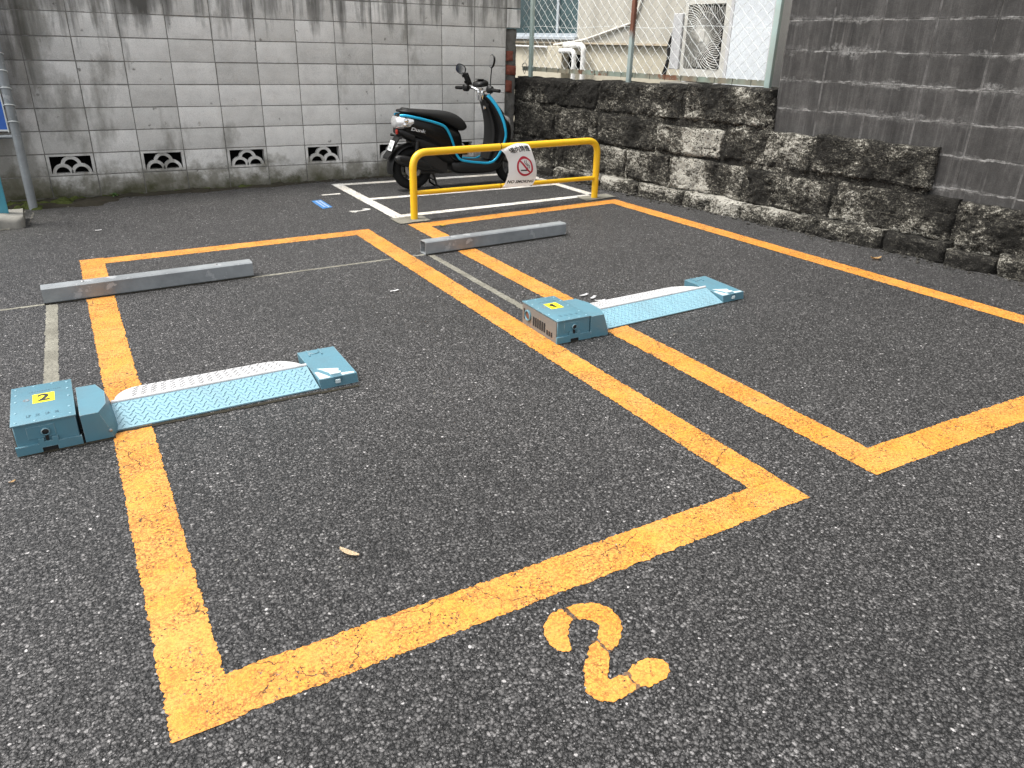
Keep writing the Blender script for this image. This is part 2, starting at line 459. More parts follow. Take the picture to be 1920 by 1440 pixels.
    c = m.mix(m.val(m.ramp(t, [(0.0, 0), (0.35, 1)])), (0.27, 0.33, 0.32), m.ramp(n, [(0.3, (0.055, 0.018, 0.012)), (0.7, (0.16, 0.055, 0.025))]))
    m.col(c)
    m.bump(n, 0.2, 0.003)
    D['rust'] = m.m
    D['wire'] = painted('fence_wire', (0.66, 0.69, 0.68), 0.5, (0.30, 0.30, 0.28), 0.7)
    D['blue_sheet'] = painted('blue_sheet', (0.010, 0.105, 0.46), 0.5, (0.05, 0.16, 0.5), 0.8)
    D['teal_post'] = painted('cyan_post_paint', (0.07, 0.32, 0.42), 0.5, (0.3, 0.35, 0.35), 0.7)

    def plain(name, colr, rough=0.5, metal=0.0, spec=0.5, bump=0.0, scale=80):
        m = Mat(name, rough, metal, spec)
        p = m.obc()
        n = m.noise(p, scale, 4, 0.65)
        lo = tuple(k * 0.82 for k in c4(colr)[:3])
        hi = tuple(min(1, k * 1.12) for k in c4(colr)[:3])
        m.col(m.ramp(n, [(0.25, lo), (0.75, hi)]))
        if bump:
            m.bump(n, bump, 0.002)
        return m.m
    D['black_plastic'] = plain('black_plastic', 0.0075, 0.48, spec=0.3, bump=0.08)
    D['gloss_black'] = plain('gloss_black_bodywork', 0.0045, 0.26, spec=0.22)
    D['seat_vinyl'] = plain('black_seat_vinyl', 0.0095, 0.6, spec=0.3, bump=0.2, scale=220)
    D['tyre'] = plain('tyre_rubber', 0.012, 0.85, spec=0.2, bump=0.2)
    D['dark_metal'] = plain('dark_engine_metal', 0.035, 0.45, 0.7)
    D['chrome'] = plain('chrome', 0.75, 0.12, 1.0)
    D['steel'] = plain('bare_steel', 0.34, 0.4, 0.8)
    D['scoot_blue'] = plain('metallic_blue_trim', (0.012, 0.36, 0.60), 0.30, 0.3)
    D['lens'] = plain('clear_lamp_lens', 0.62, 0.12, 0.55)
    D['red_lens'] = plain('red_lens', (0.30, 0.020, 0.012), 0.25)
    D['plate'] = plain('number_plate_white', 0.74, 0.4)
    D['plate_ink'] = plain('plate_ink', (0.06, 0.12, 0.12), 0.5)
    D['silver_ink'] = plain('silver_lettering', 0.72, 0.4)
    D['mirror'] = plain('mirror_glass', 0.85, 0.05, 1.0)
    D['ink'] = plain('black_ink', 0.012, 0.55)
    D['faded_ink'] = plain('faded_ink', (0.055, 0.13, 0.17), 0.6)
    D['sticker_yellow'] = plain('yellow_sticker', (0.82, 0.70, 0.012), 0.4)
    D['sticker_blue'] = plain('blue_ground_sticker', (0.03, 0.17, 0.42), 0.5)
    D['sticker_white'] = plain('white_print', 0.72, 0.5)
    D['red_ink'] = plain('red_ink', (0.42, 0.010, 0.035), 0.5)
    D['dark_slot'] = plain('dark_slot', 0.008, 0.8)
    D['rust_ring'] = plain('rusty_ring', (0.14, 0.055, 0.03), 0.8, bump=0.3)
    D['leaf'] = plain('dry_leaf', (0.50, 0.33, 0.15), 0.7, bump=0.3)
    D['leaf_yellow'] = plain('yellow_leaf', (0.55, 0.42, 0.05), 0.6)
    D['dead_leaf'] = plain('dead_leaf', (0.16, 0.085, 0.04), 0.8)
    D['straw'] = plain('dry_bark_chip', (0.68, 0.54, 0.36), 0.7, bump=0.3)
    D['paper'] = plain('white_scrap', 0.74, 0.6)
    D['moss'] = plain('moss', (0.045, 0.055, 0.016), 0.95, spec=0.1, bump=0.6, scale=60)
    D['soil'] = plain('dark_soil_and_shade', (0.030, 0.027, 0.020), 0.95, spec=0.1, bump=0.8, scale=40)  # soil, and the colour of the painted contact shade
    D['weed'] = plain('weed_leaf', (0.060, 0.125, 0.030), 0.6)
    D['concrete'] = plain('cast_concrete', (0.23, 0.222, 0.198), 0.9, spec=0.2, bump=0.5, scale=24)

    # sign sheet
    m = Mat('laminated_paper', 0.28, spec=0.5)
    m.col(0.90)
    m.b.inputs['Subsurface Weight'].default_value = 0.0
    D['sheet'] = m.m

    # cream house wall
    m = Mat('cream_stucco', 0.9, spec=0.2)
    p = m.pos()
    st = m.noise(m.mul(p, (6, 6, 0.7)), 1.0, 4, 0.6)
    n = m.noise(p, 55, 4, 0.65)
    c = m.ramp(st, [(0.25, (0.33, 0.312, 0.268)), (0.7, (0.45, 0.43, 0.375))])
    c = m.mix(1.0, c, m.ramp(n, [(0.25, 0.92), (0.75, 1.05)]), 'MULTIPLY')
    m.col(c)
    m.bump(n, 0.25, 0.004)
    D['stucco'] = m.m
    m = Mat('cream_plinth', 0.9, spec=0.2)
    p = m.pos()
    n = m.noise(p, 9, 4, 0.65)
    m.col(m.ramp(n, [(0.25, (0.40, 0.365, 0.285)), (0.75, (0.53, 0.49, 0.39))]))
    m.bump(n, 0.25, 0.004)
    D['plinth'] = m.m
    m = Mat('drip_ledge', 0.85)
    p = m.pos()
    n = m.noise(p, 12, 5, 0.7)
    m.col(m.ramp(n, [(0.3, (0.50, 0.44, 0.33)), (0.62, (0.40, 0.33, 0.24)), (0.75, (0.14, 0.07, 0.035))]))
    D['ledge'] = m.m
    D['sash'] = plain('aluminium_sash', (0.46, 0.50, 0.53), 0.4, 0.5)
    m = Mat('window_glass', 0.16, spec=0.6)
    p = m.pos()
    n = m.noise(m.mul(p, (1.2, 1.2, 2.0)), 1.0, 3, 0.5)
    m.col(m.ramp(n, [(0.35, (0.010, 0.026, 0.030)), (0.7, (0.035, 0.075, 0.080))]))
    D['glass'] = m.m
    D['ac_body'] = plain('ac_ivory_paint', (0.52, 0.51, 0.465), 0.45)
    D['ac_grey'] = plain('ac_grey_paint', (0.50, 0.50, 0.50), 0.45)
    D['ac_dark'] = plain('ac_fan_void', (0.06, 0.058, 0.054), 0.7)
    D['white_board'] = plain('white_steel_panel', (0.62, 0.655, 0.68), 0.35)
    D['pvc'] = plain('ivory_conduit', (0.62, 0.59, 0.53), 0.45)
    D['lagging'] = plain('white_pipe_lagging', (0.70, 0.69, 0.66), 0.6, bump=0.5, scale=18)
    D['hose'] = plain('beige_hose', (0.42, 0.37, 0.29), 0.6)
    return D


MT = make_materials()


# ------------------------------------------------------------------ mesh helpers
def link(name, bm, mat, parent=None, loc=None, rotz=None, smooth=None, rot=None):
    me = bpy.data.meshes.new(name)
    bmesh.ops.recalc_face_normals(bm, faces=bm.faces)
    bm.to_mesh(me)
    bm.free()
    mats = mat if isinstance(mat, (list, tuple)) else [mat]
    for q in mats:
        me.materials.append(MT[q])
    if smooth is not None:
        for f in me.polygons:
            f.use_smooth = True
        me.set_sharp_from_angle(angle=R(smooth))
    o = bpy.data.objects.new(name, me)
    COL.objects.link(o)
    if parent:
        o.parent = parent
    if loc is not None:
        o.location = loc
    if rotz is not None:
        o.rotation_euler = (0, 0, rotz)
    if rot is not None:
        o.rotation_euler = rot
    return o


def tag(o, label, cat=None, group=None, kind=None):
    o['label'] = label
    if cat:
        o['category'] = cat
    if group:
        o['group'] = group
    if kind:
        o['kind'] = kind
    return o


def thing(name, loc, rotz, label, cat, group=None):
    o = bpy.data.objects.new(name, None)
    o.empty_display_size = 0.1
    COL.objects.link(o)
    o.location = loc
    o.rotation_euler = (0, 0, rotz)
    return tag(o, label, cat, group)


def box(bm, x0, x1, y0, y1, z0, z1, mi=0):
    v = [bm.verts.new(p) for p in ((x0, y0, z0), (x1, y0, z0), (x1, y1, z0), (x0, y1, z0), (x0, y0, z1), (x1, y0, z1), (x1, y1, z1), (x0, y1, z1))]
    fs = []
    for q in ((0, 3, 2, 1), (4, 5, 6, 7), (0, 1, 5, 4), (1, 2, 6, 5), (2, 3, 7, 6), (3, 0, 4, 7)):
        f = bm.faces.new([v[i] for i in q])
        f.material_index = mi
        fs.append(f)
    return v, fs


def bbox_bm(x0, x1, y0, y1, z0, z1, bev=0.004, seg=2):
    bm = bmesh.new()
    box(bm, x0, x1, y0, y1, z0, z1)
    if bev:
        bmesh.ops.bevel(bm, geom=bm.edges[:], offset=bev, segments=seg, affect='EDGES', profile=0.5)
    return bm


def prism(bm, poly, axis_pts, mi=0):
    """poly: list of 3D points (bottom ring); axis_pts: list of 3D points (top ring)"""
    a = [bm.verts.new(p) for p in poly]
    b = [bm.verts.new(p) for p in axis_pts]
    n = len(a)
    fs = [bm.faces.new(a[::-1]), bm.faces.new(b)]
    for i in range(n):
        fs.append(bm.faces.new((a[i], a[(i + 1) % n], b[(i + 1) % n], b[i])))
    for f in fs:
        f.material_index = mi
    return a, b


def tube(bm, pts, r, n=10, cap=True, sx=1.0, up=None, mi=0, closed=False):
    pts = [Vector(p) for p in pts]
    rs = r if isinstance(r, (list, tuple)) else [r] * len(pts)
    rings = []
    prev = None
    L = len(pts)
    for i, p in enumerate(pts):
        if closed:
            d = pts[(i + 1) % L] - pts[i - 1]
        else:
            d = pts[min(i + 1, L - 1)] - pts[max(i - 1, 0)]
        d.normalize()
        if prev is None:
            u = Vector(up) if up else (Vector((0, 0, 1)) if abs(d.z) < 0.9 else Vector((1, 0, 0)))
        else:
            u = prev
        u = (u - d * u.dot(d))
        if u.length < 1e-6:
            u = d.orthogonal()
        u.normalize()
        w = d.cross(u)
        prev = u
        rings.append([bm.verts.new(p + u * (rs[i] * math.cos(2 * PI * k / n)) + w * (rs[i] * sx * math.sin(2 * PI * k / n))) for k in range(n)])
    m = L if closed else L - 1
    for i in range(m):
        a, b = rings[i], rings[(i + 1) % L]
        for k in range(n):
            f = bm.faces.new((a[k], a[(k + 1) % n], b[(k + 1) % n], b[k]))
            f.material_index = mi
    if cap and not closed:
        bm.faces.new(rings[0][::-1]).material_index = mi
        bm.faces.new(rings[-1]).material_index = mi


def rounded(pts, rad, n=6):
    """polyline with its inner corners replaced by arcs"""
    pts = [Vector(p) for p in pts]
    out = [pts[0]]
    for i in range(1, len(pts) - 1):
        a, b, c = pts[i - 1], pts[i], pts[i + 1]
        d1 = (a - b).normalized()
        d2 = (c - b).normalized()
        ang = d1.angle(d2)
        t = min(rad / math.tan(ang / 2), (a - b).length * 0.49, (c - b).length * 0.49)
        p1, p2 = b + d1 * t, b + d2 * t
        for k in range(n + 1):
            s = k / n
            out.append(p1 * (1 - s) ** 2 + b * 2 * s * (1 - s) + p2 * s ** 2)
    out.append(pts[-1])
    return out


def smooth_path(pts, sub=5):
    """Catmull-Rom"""
    P = [Vector(p) for p in pts]
    out = []
    for i in range(len(P) - 1):
        p0, p1, p2, p3 = P[max(i - 1, 0)], P[i], P[i + 1], P[min(i + 2, len(P) - 1)]
        for k in range(sub):
            t = k / sub
            out.append(0.5 * ((2 * p1) + (p2 - p0) * t + (2 * p0 - 5 * p1 + 4 * p2 - p3) * t * t + (3 * p1 - p0 - 3 * p2 + p3) * t ** 3))
    out.append(P[-1])
    return out


def loft(bm, rings, cap=True, mi=0):
    rv = [[bm.verts.new(p) for p in r] for r in rings]
    n = len(rv[0])
    for a, b in zip(rv, rv[1:]):
        for k in range(n):
            bm.faces.new((a[k], a[(k + 1) % n], b[(k + 1) % n], b[k])).material_index = mi
    if cap:
        bm.faces.new(rv[0][::-1]).material_index = mi
        bm.faces.new(rv[-1]).material_index = mi


def sup(c1, c2, r1, r2, e, n=20):
    """superellipse points (a, b)"""
    out = []
    for k in range(n):
        t = 2 * PI * k / n
        ct, st = math.cos(t), math.sin(t)
        out.append((c1 + r1 * math.copysign(abs(ct) ** (2 / e), ct), c2 + r2 * math.copysign(abs(st) ** (2 / e), st)))
    return out


def lathe(bm, prof, n=28, axis='y', c=(0, 0, 0), mi=0, closed=False):
    """prof: (radius, offset along axis)"""
    rings = []
    for r_, a in prof:
        ring = []
        for k in range(n):
            t = 2 * PI * k / n
            q = (r_ * math.cos(t), a, r_ * math.sin(t)) if axis == 'y' else ((a, r_ * math.cos(t), r_ * math.sin(t)) if axis == 'x' else (r_ * math.cos(t), r_ * math.sin(t), a))
            ring.append(bm.verts.new((q[0] + c[0], q[1] + c[1], q[2] + c[2])))
        rings.append(ring)
    m = len(rings) if closed else len(rings) - 1
    for i in range(m):
        a, b = rings[i], rings[(i + 1) % len(rings)]
        for k in range(n):
            bm.faces.new((a[k], a[(k + 1) % n], b[(k + 1) % n], b[k])).material_index = mi
    if not closed:
        bm.faces.new(rings[0][::-1]).material_index = mi
        bm.faces.new(rings[-1]).material_index = mi


def text_faces(body, size, bold=0.0):
    cu = bpy.data.curves.new('lettering', 'FONT')
    cu.body = body
    cu.size = size
    cu.align_x = 'CENTER'
    cu.align_y = 'CENTER'
    cu.resolution_u = 3
    cu.offset = bold
    o = bpy.data.objects.new('lettering', cu)
    COL.objects.link(o)
    bpy.context.view_layer.update()
    me = o.evaluated_get(bpy.context.evaluated_depsgraph_get()).to_mesh()
    vs_ = [v.co.copy() for v in me.vertices]
    fs = [tuple(p.vertices) for p in me.polygons]
    bpy.data.objects.remove(o)
    bpy.data.curves.remove(cu)
    return vs_, fs


def put_text(bm, body, size, fn, mi=0, bold=0.0):
    vs_, fs = text_faces(body, size, bold)
    v = [bm.verts.new(fn(q.x, q.y)) for q in vs_]
    for f in fs:
        try:
            bm.faces.new([v[i] for i in f]).material_index = mi
        except ValueError:
            pass


# ------------------------------------------------------------------ ground
def build_ground():
    bm = bmesh.new()
    xs = [-60, -20, -6, -2, 2, 6, 10, 20, 60]
    gv = [[bm.verts.new((x, y, G(x, y))) for x in xs] for y in xs]
    for j in range(len(xs) - 1):
        for i in range(len(xs) - 1):
            bm.faces.new((gv[j][i], gv[j][i + 1], gv[j + 1][i + 1], gv[j + 1][i]))
    o = link('ground', bm, 'asphalt')
    tag(o, 'dark grey coarse asphalt of the small parking lot', kind='structure')


def strip_bm(a, b, wa, wb=None, step=0.0060, jit=0.0034, h=0.0020, bow=None, cut=(0, 0)):
    """ragged painted strip from a to b (centre line, ground xy), widths wa..wb; cut skews the ends"""
    bm = bmesh.new()
    a, b = Vector(a), Vector(b)
    wb = wb or wa
    d = b - a
    L = d.length
    d.normalize()
    n = Vector((-d.y, d.x))
    k = max(2, int(L / step))
    prev = None
    jl = jr = 0
    for i in range(k + 1):
        t = i / k
        c = a + d * (L * t)
        w = wa + (wb - wa) * t
        jl = 0.45 * jl + rnd.uniform(-jit, jit) * (1.9 if rnd.random() < 0.06 else 1)
        jr = 0.45 * jr + rnd.uniform(-jit, jit) * (1.9 if rnd.random() < 0.06 else 1)
        e = cut[0] * (1 - t) ** 30 + cut[1] * t ** 30
        pl = c + n * (w / 2 + jl) + d * e
        pr = c - n * (w / 2 + jr) - d * e
        q = (bm.verts.new((pl.x, pl.y, G(pl.x, pl.y) + h)), bm.verts.new((pr.x, pr.y, G(pr.x, pr.y) + h)))
        if prev:
            bm.faces.new((prev[0], prev[1], q[1], q[0]))
        prev = q
    return bm


def poly_bm(pts, step=0.0065, jit=0.0034, h=0.0020):
    bm = bmesh.new()
    P = [Vector(p) for p in pts]
    vs_ = []
    for i, p in enumerate(P):
        q = P[(i + 1) % len(P)]
        d = q - p
        k = max(1, int(d.length / step))
        for j in range(k):
            c = p + d * (j / k)
            c = c + Vector((rnd.uniform(-jit, jit), rnd.uniform(-jit, jit)))
            vs_.append(bm.verts.new((c.x, c.y, G(c.x, c.y) + h)))
    es = [bm.edges.new((vs_[i], vs_[(i + 1) % len(vs_)])) for i in range(len(vs_))]
    bmesh.ops.triangle_fill(bm, edges=es, use_beauty=True)
    for f in bm.faces:
        if f.normal.z < 0:
            f.normal_flip()
    return bm


def build_markings():
    # bay 2 (its near line carries the near right corner, the long left line both left corners)
    b2 = thing('parking_bay_outline', (0, 0, 0), 0, 'orange painted outline of the bay with the big 2 at its end', 'painted bay', 'orange painted bay outlines')
    link('painted_line', strip_bm((-0.066, -6.972), (-0.163, -2.42), 0.143, 0.150), 'orange', b2)
    link('painted_line', strip_bm((-0.002, -6.890), (1.952, -6.853), 0.148, 0.146, h=0.0012), 'orange', b2)
    link('painted_line', strip_bm((1.877, -6.784), (1.800, -2.385), 0.148, 0.150), 'orange', b2)
    link('painted_line', strip_bm((-0.092, -2.508), (1.730, -2.462), 0.150, 0.150, h=0.0012), 'orange', b2)
    b1 = thing('parking_bay_outline', (0, 0, 0), 0, 'orange painted outline of the bay along the stone wall', 'painted bay', 'orange painted bay outlines')
    link('painted_line', strip_bm((2.365, -6.935), (2.304, -2.36), 0.150, 0.152), 'orange', b1)
    link('painted_line', strip_bm((2.432, -6.856), (4.70, -6.86), 0.152, 0.152, h=0.0012), 'orange', b1)
    link('painted_line', strip_bm((4.575, -6.775), (4.410, -2.215), 0.152, 0.152), 'orange', b1)
    link('painted_line', strip_bm((2.370, -2.44), (4.345, -2.290), 0.150, 0.150, h=0.0012), 'orange', b1)
    wb = thing('parking_bay_outline', (0, 0, 0), 0, 'white painted motorcycle bays under the black scooter', 'painted bay')
    link('painted_line', strip_bm((2.238, -0.245), (2.262, -2.085), 0.105, 0.11), 'white_paint', wb)
    link('painted_line', strip_bm((2.280, -0.305), (4.36, -0.420), 0.105, h=0.0012), 'white_paint', wb)
    link('painted_line', strip_bm((2.295, -1.180), (4.37, -1.230), 0.085, h=0.0012), 'white_paint', wb)
    link('painted_line', strip_bm((2.30, -2.025), (4.38, -1.925), 0.095, h=0.0012), 'white_paint', wb)
    link('painted_line', strip_bm((4.392, -0.48), (4.412, -1.87), 0.095), 'white_paint', wb)

    t = thing('painted_numeral', (0, 0, 0), 0, 'large orange stencilled 2 painted on the asphalt in front of the bay', 'painted number')
    A = [(0.874, -7.005), (0.841, -7.011), (0.798, -7.038), (0.781, -7.073), (0.774, -7.110), (0.786, -7.144), (0.81, -7.154), (0.824, -7.139), (0.833, -7.109), (0.857, -7.076), (0.880, -7.056)]
    B = [(0.890, -7.010), (0.927, -7.008), (0.974, -7.030), (0.999, -7.07), (0.998, -7.117), (0.974, -7.159), (0.94, -7.189), (0.908, -7.203), (0.900, -7.196), (0.900, -7.158), (0.901, -7.144), (0.925, -7.123), (0.935, -7.106), (0.924, -7.080), (0.893, -7.063)]
    C_ = [(0.892, -7.156), (0.86, -7.165), (0.842, -7.190), (0.822, -7.205), (0.792, -7.247), (0.773, -7.287), (0.782, -7.325), (0.818, -7.346), (0.84, -7.343), (0.879, -7.341), (0.893, -7.329), (0.894, -7.292), (0.875, -7.280), (0.845, -7.284), (0.850, -7.268), (0.889, -7.222), (0.895, -7.208), (0.893, -7.186)]
    D_ = [(0.904, -7.281), (0.925, -7.270), (0.974, -7.268), (1.002, -7.284), (1.008, -7.308), (0.997, -7.330), (0.973, -7.343), (0.921, -7.347), (0.901, -7.334), (0.900, -7.307)]
    for q in ([(0.860, -7.008), (0.905, -7.012), (0.908, -7.058), (0.868, -7.060)], [(0.880, -7.150), (0.925, -7.160), (0.915, -7.205), (0.885, -7.200)], [(0.880, -7.283), (0.925, -7.280), (0.920, -7.340), (0.880, -7.338)]):
        link('worn_seam', poly_bm(q, h=0.0010), 'worn_paint', t)
    for q in (A, B, C_, D_):
        link('stroke', poly_bm(q), 'orange_plain', t)
    t = tag(link('painted_numeral', strip_bm((1.932, -0.792), (2.118, -0.796), 0.048, 0.052), 'white_paint'),
            'white painted 1 at the scooter bay beside the block wall', 'painted number', 'white numerals of the scooter bays')
    two = [(1.945, -1.635), (1.955, -1.690), (1.985, -1.720), (2.000, -1.690), (2.06, -1.678), (2.10, -1.672), (2.145, -1.650), (2.150, -1.610), (2.115, -1.592), (2.075, -1.600), (2.085, -1.632), (2.11, -1.632), (2.09, -1.650), (2.03, -1.650)]
    tag(link('painted_numeral', poly_bm(two), 'white_paint'), 'white painted 2 near the blue ground sticker', 'painted number', 'white numerals of the scooter bays')

    st = thing('ground_sticker', (0, 0, 0), 0, 'small blue sticker with white print stuck on the asphalt', 'sticker')
    bm = poly_bm([(1.760, -1.045), (1.860, -1.018), (1.862, -1.405), (1.760, -1.440)], jit=0.001)
    link('backing', bm, 'sticker_blue', st)
    bm = bmesh.new()
    for col in range(2):
        y = -1.09
        while y > -1.38:
            hgt = rnd.uniform(0.014, 0.03)
            x0 = 1.782 + col * 0.034
            w = rnd.uniform(0.018, 0.026)
            for (xa, xb, ya, yb) in ((x0, x0 + w, y, y - 0.006), (x0 + 0.008, x0 + 0.013, y, y - hgt), (x0, x0 + w, y - hgt, y - hgt - 0.005)):
                v = [bm.verts.new((q[0], q[1], G(q[0], q[1]) + 0.0075)) for q in ((xa, ya), (xb, ya), (xb, yb), (xa, yb))]
                bm.faces.new(v)
            y -= hgt + 0.018
    link('lettering', bm, 'sticker_white', st)

    # mortar patched cable cuts
    def cut(a, b, wa, wb, label):
        o = link('concrete_patch', strip_bm(a, b, wa, wb, jit=0.003, h=0.0006), 'patch')
        tag(o, label, kind='structure')
    cut((-1.6, -3.415), (-0.43, -3.388), 0.026, 0.026, 'thin mortar filled cut left of the left wheel stop')
    cut((0.745, -3.362), (1.722, -3.330), 0.026, 0.028, 'thin mortar filled cut across the bay between the wheel stops')
    cut((1.878, -3.326), (2.0, -3.322), 0.028, 0.028, 'short mortar filled cut at the end of the right wheel stop')
    cut((-0.399, -3.412), (-0.392, -5.02), 0.060, 0.062, 'pale mortar patch running to the lock marked 2')
    cut((2.022, -3.36), (2.055, -4.85), 0.046, 0.048, 'pale mortar patch running to the lock marked 1')
    for pts, lb in (([(2.166, -2.110), (2.168, -2.342), (2.460, -2.315), (2.465, -2.115)], 'grey concrete footing of the left yellow rail post'),
                    ([(4.165, -2.180), (4.185, -1.960), (4.560, -1.945), (4.560, -2.12)], 'grey concrete footing of the right yellow rail post')):
        o = link('concrete_footing', poly_bm(pts, jit=0.006, h=0.0075), 'patch')
        tag(o, lb, 'footing', 'footings of the yellow rail')


# ------------------------------------------------------------------ light block wall at the back
WX0, WX1 = -3.2, 4.4
ROW0, RH = 0.2135, 0.2


def vent_mesh():
    bm = bmesh.new()
    w, h, d, f = 0.39, 0.19, 0.10, 0.024
    x0, x1 = 0.0, w
    box(bm, x0, x0 + f, 0, d, 0, h)
    box(bm, x1 - f, x1, 0, d, 0, h)
    box(bm, x0 + f, x1 - f, 0.0, d, 0, f * 0.75)
    box(bm, x0 + f, x1 - f, 0.0, d, h - f * 0.75, h)
    box(bm, x0 + f, x1 - f, d - 0.006, d - 0.001, f * 0.75, h - f * 0.75, 1)  # added near-black plate: paints the dark of the hollow, hides the sky behind

    def arc(cx, cz, r0, r1, n=14, a0=0.0, a1=PI, y0=0.006, y1=0.05):
        prev = None
        for k in range(n + 1):
            t = a0 + (a1 - a0) * k / n
            q = []
            for (r_, y) in ((r0, y0), (r1, y0), (r1, y1), (r0, y1)):
                xx = min(max(cx + r_ * math.cos(t), x0 + 0.01), x1 - 0.01)
                zz = min(max(cz + r_ * math.sin(t), 0.004), h - 0.004)
                q.append(bm.verts.new((xx, y, zz)))
            if prev:
                for i in range(4):
                    bm.faces.new((prev[i], prev[(i + 1) % 4], q[(i + 1) % 4], q[i]))
            else:
                bm.faces.new(q)
            prev = q
        bm.faces.new(prev[::-1])
    arc(0.118, 0.018, 0.058, 0.086)
    arc(0.272, 0.018, 0.058, 0.086)
    arc(0.195, 0.086, 0.058, 0.088, y0=0.010, a0=0.12, a1=PI - 0.12)
    return bm


def build_block_wall():
    wall = thing('block_wall', (0, 0, 0), 0, 'tall pale grey concrete block wall with a row of scalloped vents', 'wall')
    protos = []
    for k in range(6):
        bm = bmesh.new()
        rough_block(bm, 0, 0.3918, 0, 0.1918, 0, 0.12, 0.032, 0.0016, 3.7 * k + 1, 0.006, 0.6, 0.0016)
        protos.append(link('concrete_block', bm, 'block', wall, smooth=40))
    used = set()
    vproto = link('vent_block', vent_mesh(), ['block', 'black_and_shade'], wall)
    vproto['label'] = 'vent block with three stacked scallop arches'
    first = vfirst = True
    cols = int(round((WX1 - WX0) / 0.4))
    for j in range(-2, 11):
        for i in range(cols):
            x = WX0 + 0.4 * i
            z = ROW0 + RH * j
            col = int(round((x + 0.4) / 0.4))     # 0 is the column whose right joint is x=0
            vent = j == 0 and col % 2 == 0
            if vent:
                o = vproto if vfirst else vproto.copy()
                if not vfirst:
                    COL.objects.link(o)
                vfirst = False
            else:
                k = rnd.randrange(6)
                o = protos[k] if k not in used else protos[k].copy()
                if k in used:
                    COL.objects.link(o)
                used.add(k)
            o.location = (x + (0.005 if vent else 0.0041) + rnd.uniform(-0.001, 0.001), rnd.uniform(-0.002, 0.002), z + (0.005 if vent else 0.0041) + rnd.uniform(-0.001, 0.001))
            o.rotation_euler = (rnd.uniform(-0.004, 0.004), 0, rnd.uniform(-0.004, 0.004))
            if j == -1:
                o.location.y -= 0.004
    # joints
    bm = bmesh.new()
    for j in range(-1, 12):
        z = ROW0 + RH * j
        box(bm, WX0, WX1, 0.0052, 0.113, z - 0.0055, z + 0.0055)
    for i in range(cols + 1):
        x = WX0 + 0.4 * i
        box(bm, x - 0.0055, x + 0.0055, 0.0060, 0.112, -0.25, ROW0 + RH * 11)
    link('mortar_joints', bm, 'mortar', wall)


def rough_block(bm, x0, x1, z0, z1, y0, y1, res=0.03, amp=0.016, seed=0.0, rnd_r=0.035, fine=0.5, edge=0.015):
    """stone with its face towards -y, uneven and rounded at the arrises; sides reach back to y1"""
    nx = max(3, int((x1 - x0) / res))
    nz = max(3, int((z1 - z0) / res))
    gv = []
    for j in range(nz + 1):
        row = []
        for i in range(nx + 1):
            x = x0 + (x1 - x0) * i / nx
            z = z0 + (z1 - z0) * j / nz
            ed = min(x - x0, x1 - x, z - z0, z1 - z)
            back = 0.0
            if ed < rnd_r:
                back = (1 - math.sqrt(max(0, 1 - (1 - ed / rnd_r) ** 2))) * rnd_r * 0.8
            q = Vector((x * 7 + seed, z * 7, seed * 1.7))
            dy = noise.fractal(q, 1.0, 2.0, 4) * amp + noise.noise(q * 4.3) * amp * fine
            ex = noise.noise(Vector((seed, z * 9, 1.3))) * edge
            ez = noise.noise(Vector((x * 6, seed, 7.7))) * edge
            wx = ex if i in (0, nx) else 0
            wz = ez if j in (0, nz) else 0
            row.append(bm.verts.new((x + wx, y0 + back - dy, z + wz)))
        gv.append(row)
    for j in range(nz):
        for i in range(nx):
            bm.faces.new((gv[j][i], gv[j][i + 1], gv[j + 1][i + 1], gv[j + 1][i]))
    loop = [gv[0][i] for i in range(nx + 1)] + [gv[j][nx] for j in range(1, nz + 1)] + [gv[nz][i] for i in range(nx - 1, -1, -1)] + [gv[j][0] for j in range(nz - 1, 0, -1)]
    cx, cz = (x0 + x1) / 2, (z0 + z1) / 2
    mid = (y1 - y0) * 0.4 + y0
    rings = [loop]
    for y in (mid, y1):
        rg = []
        for v in loop:
            jn = noise.noise(Vector((v.co.x * 8, v.co.z * 8, y * 9 + seed))) * edge * 0.7
            rg.append(bm.verts.new((v.co.x + jn, y, v.co.z + jn)))
        rings.append(rg)
    n = len(loop)
    for a, b in zip(rings, rings[1:]):
        for k in range(n):
            bm.faces.new((a[(k + 1) % n], a[k], b[k], b[(k + 1) % n]))
    bm.faces.new(rings[-1])


def build_pier():
    """broken end of an older wall: render, mortar and three bricks between block wall and stone wall"""
    t = thing('brick_pier', (0, 0, 0), 0, 'narrow broken brick and mortar pier between block wall and stone wall', 'pier')
    bm = bmesh.new()
    rough_block(bm, 4.408, 4.565, -0.05, 1.60, 0.035, 0.20, 0.025, 0.016, 3.1, 0.03)
    link('mortar_core', bm, 'cement', t, smooth=50)
    for k, (z0, z1, x1) in enumerate(((1.27, 1.375, 4.50), (1.125, 1.225, 4.545), (0.925, 1.055, 4.50))):
        bm = bmesh.new()
        rough_block(bm, 4.412, x1, z0, z1, 0.005, 0.12, 0.02, 0.008, 5.0 + k, 0.018)
        link('brick', bm, 'brick', t, smooth=50)
    for k, (z0, z1) in enumerate(((1.618, 1.808), (1.818, 2.008), (2.018, 2.208))):
        link('concrete_block', bbox_bm(4.408, 4.585, 0.002 + 0.002 * k, 0.19, z0, z1, 0.006, 2), 'block', t)


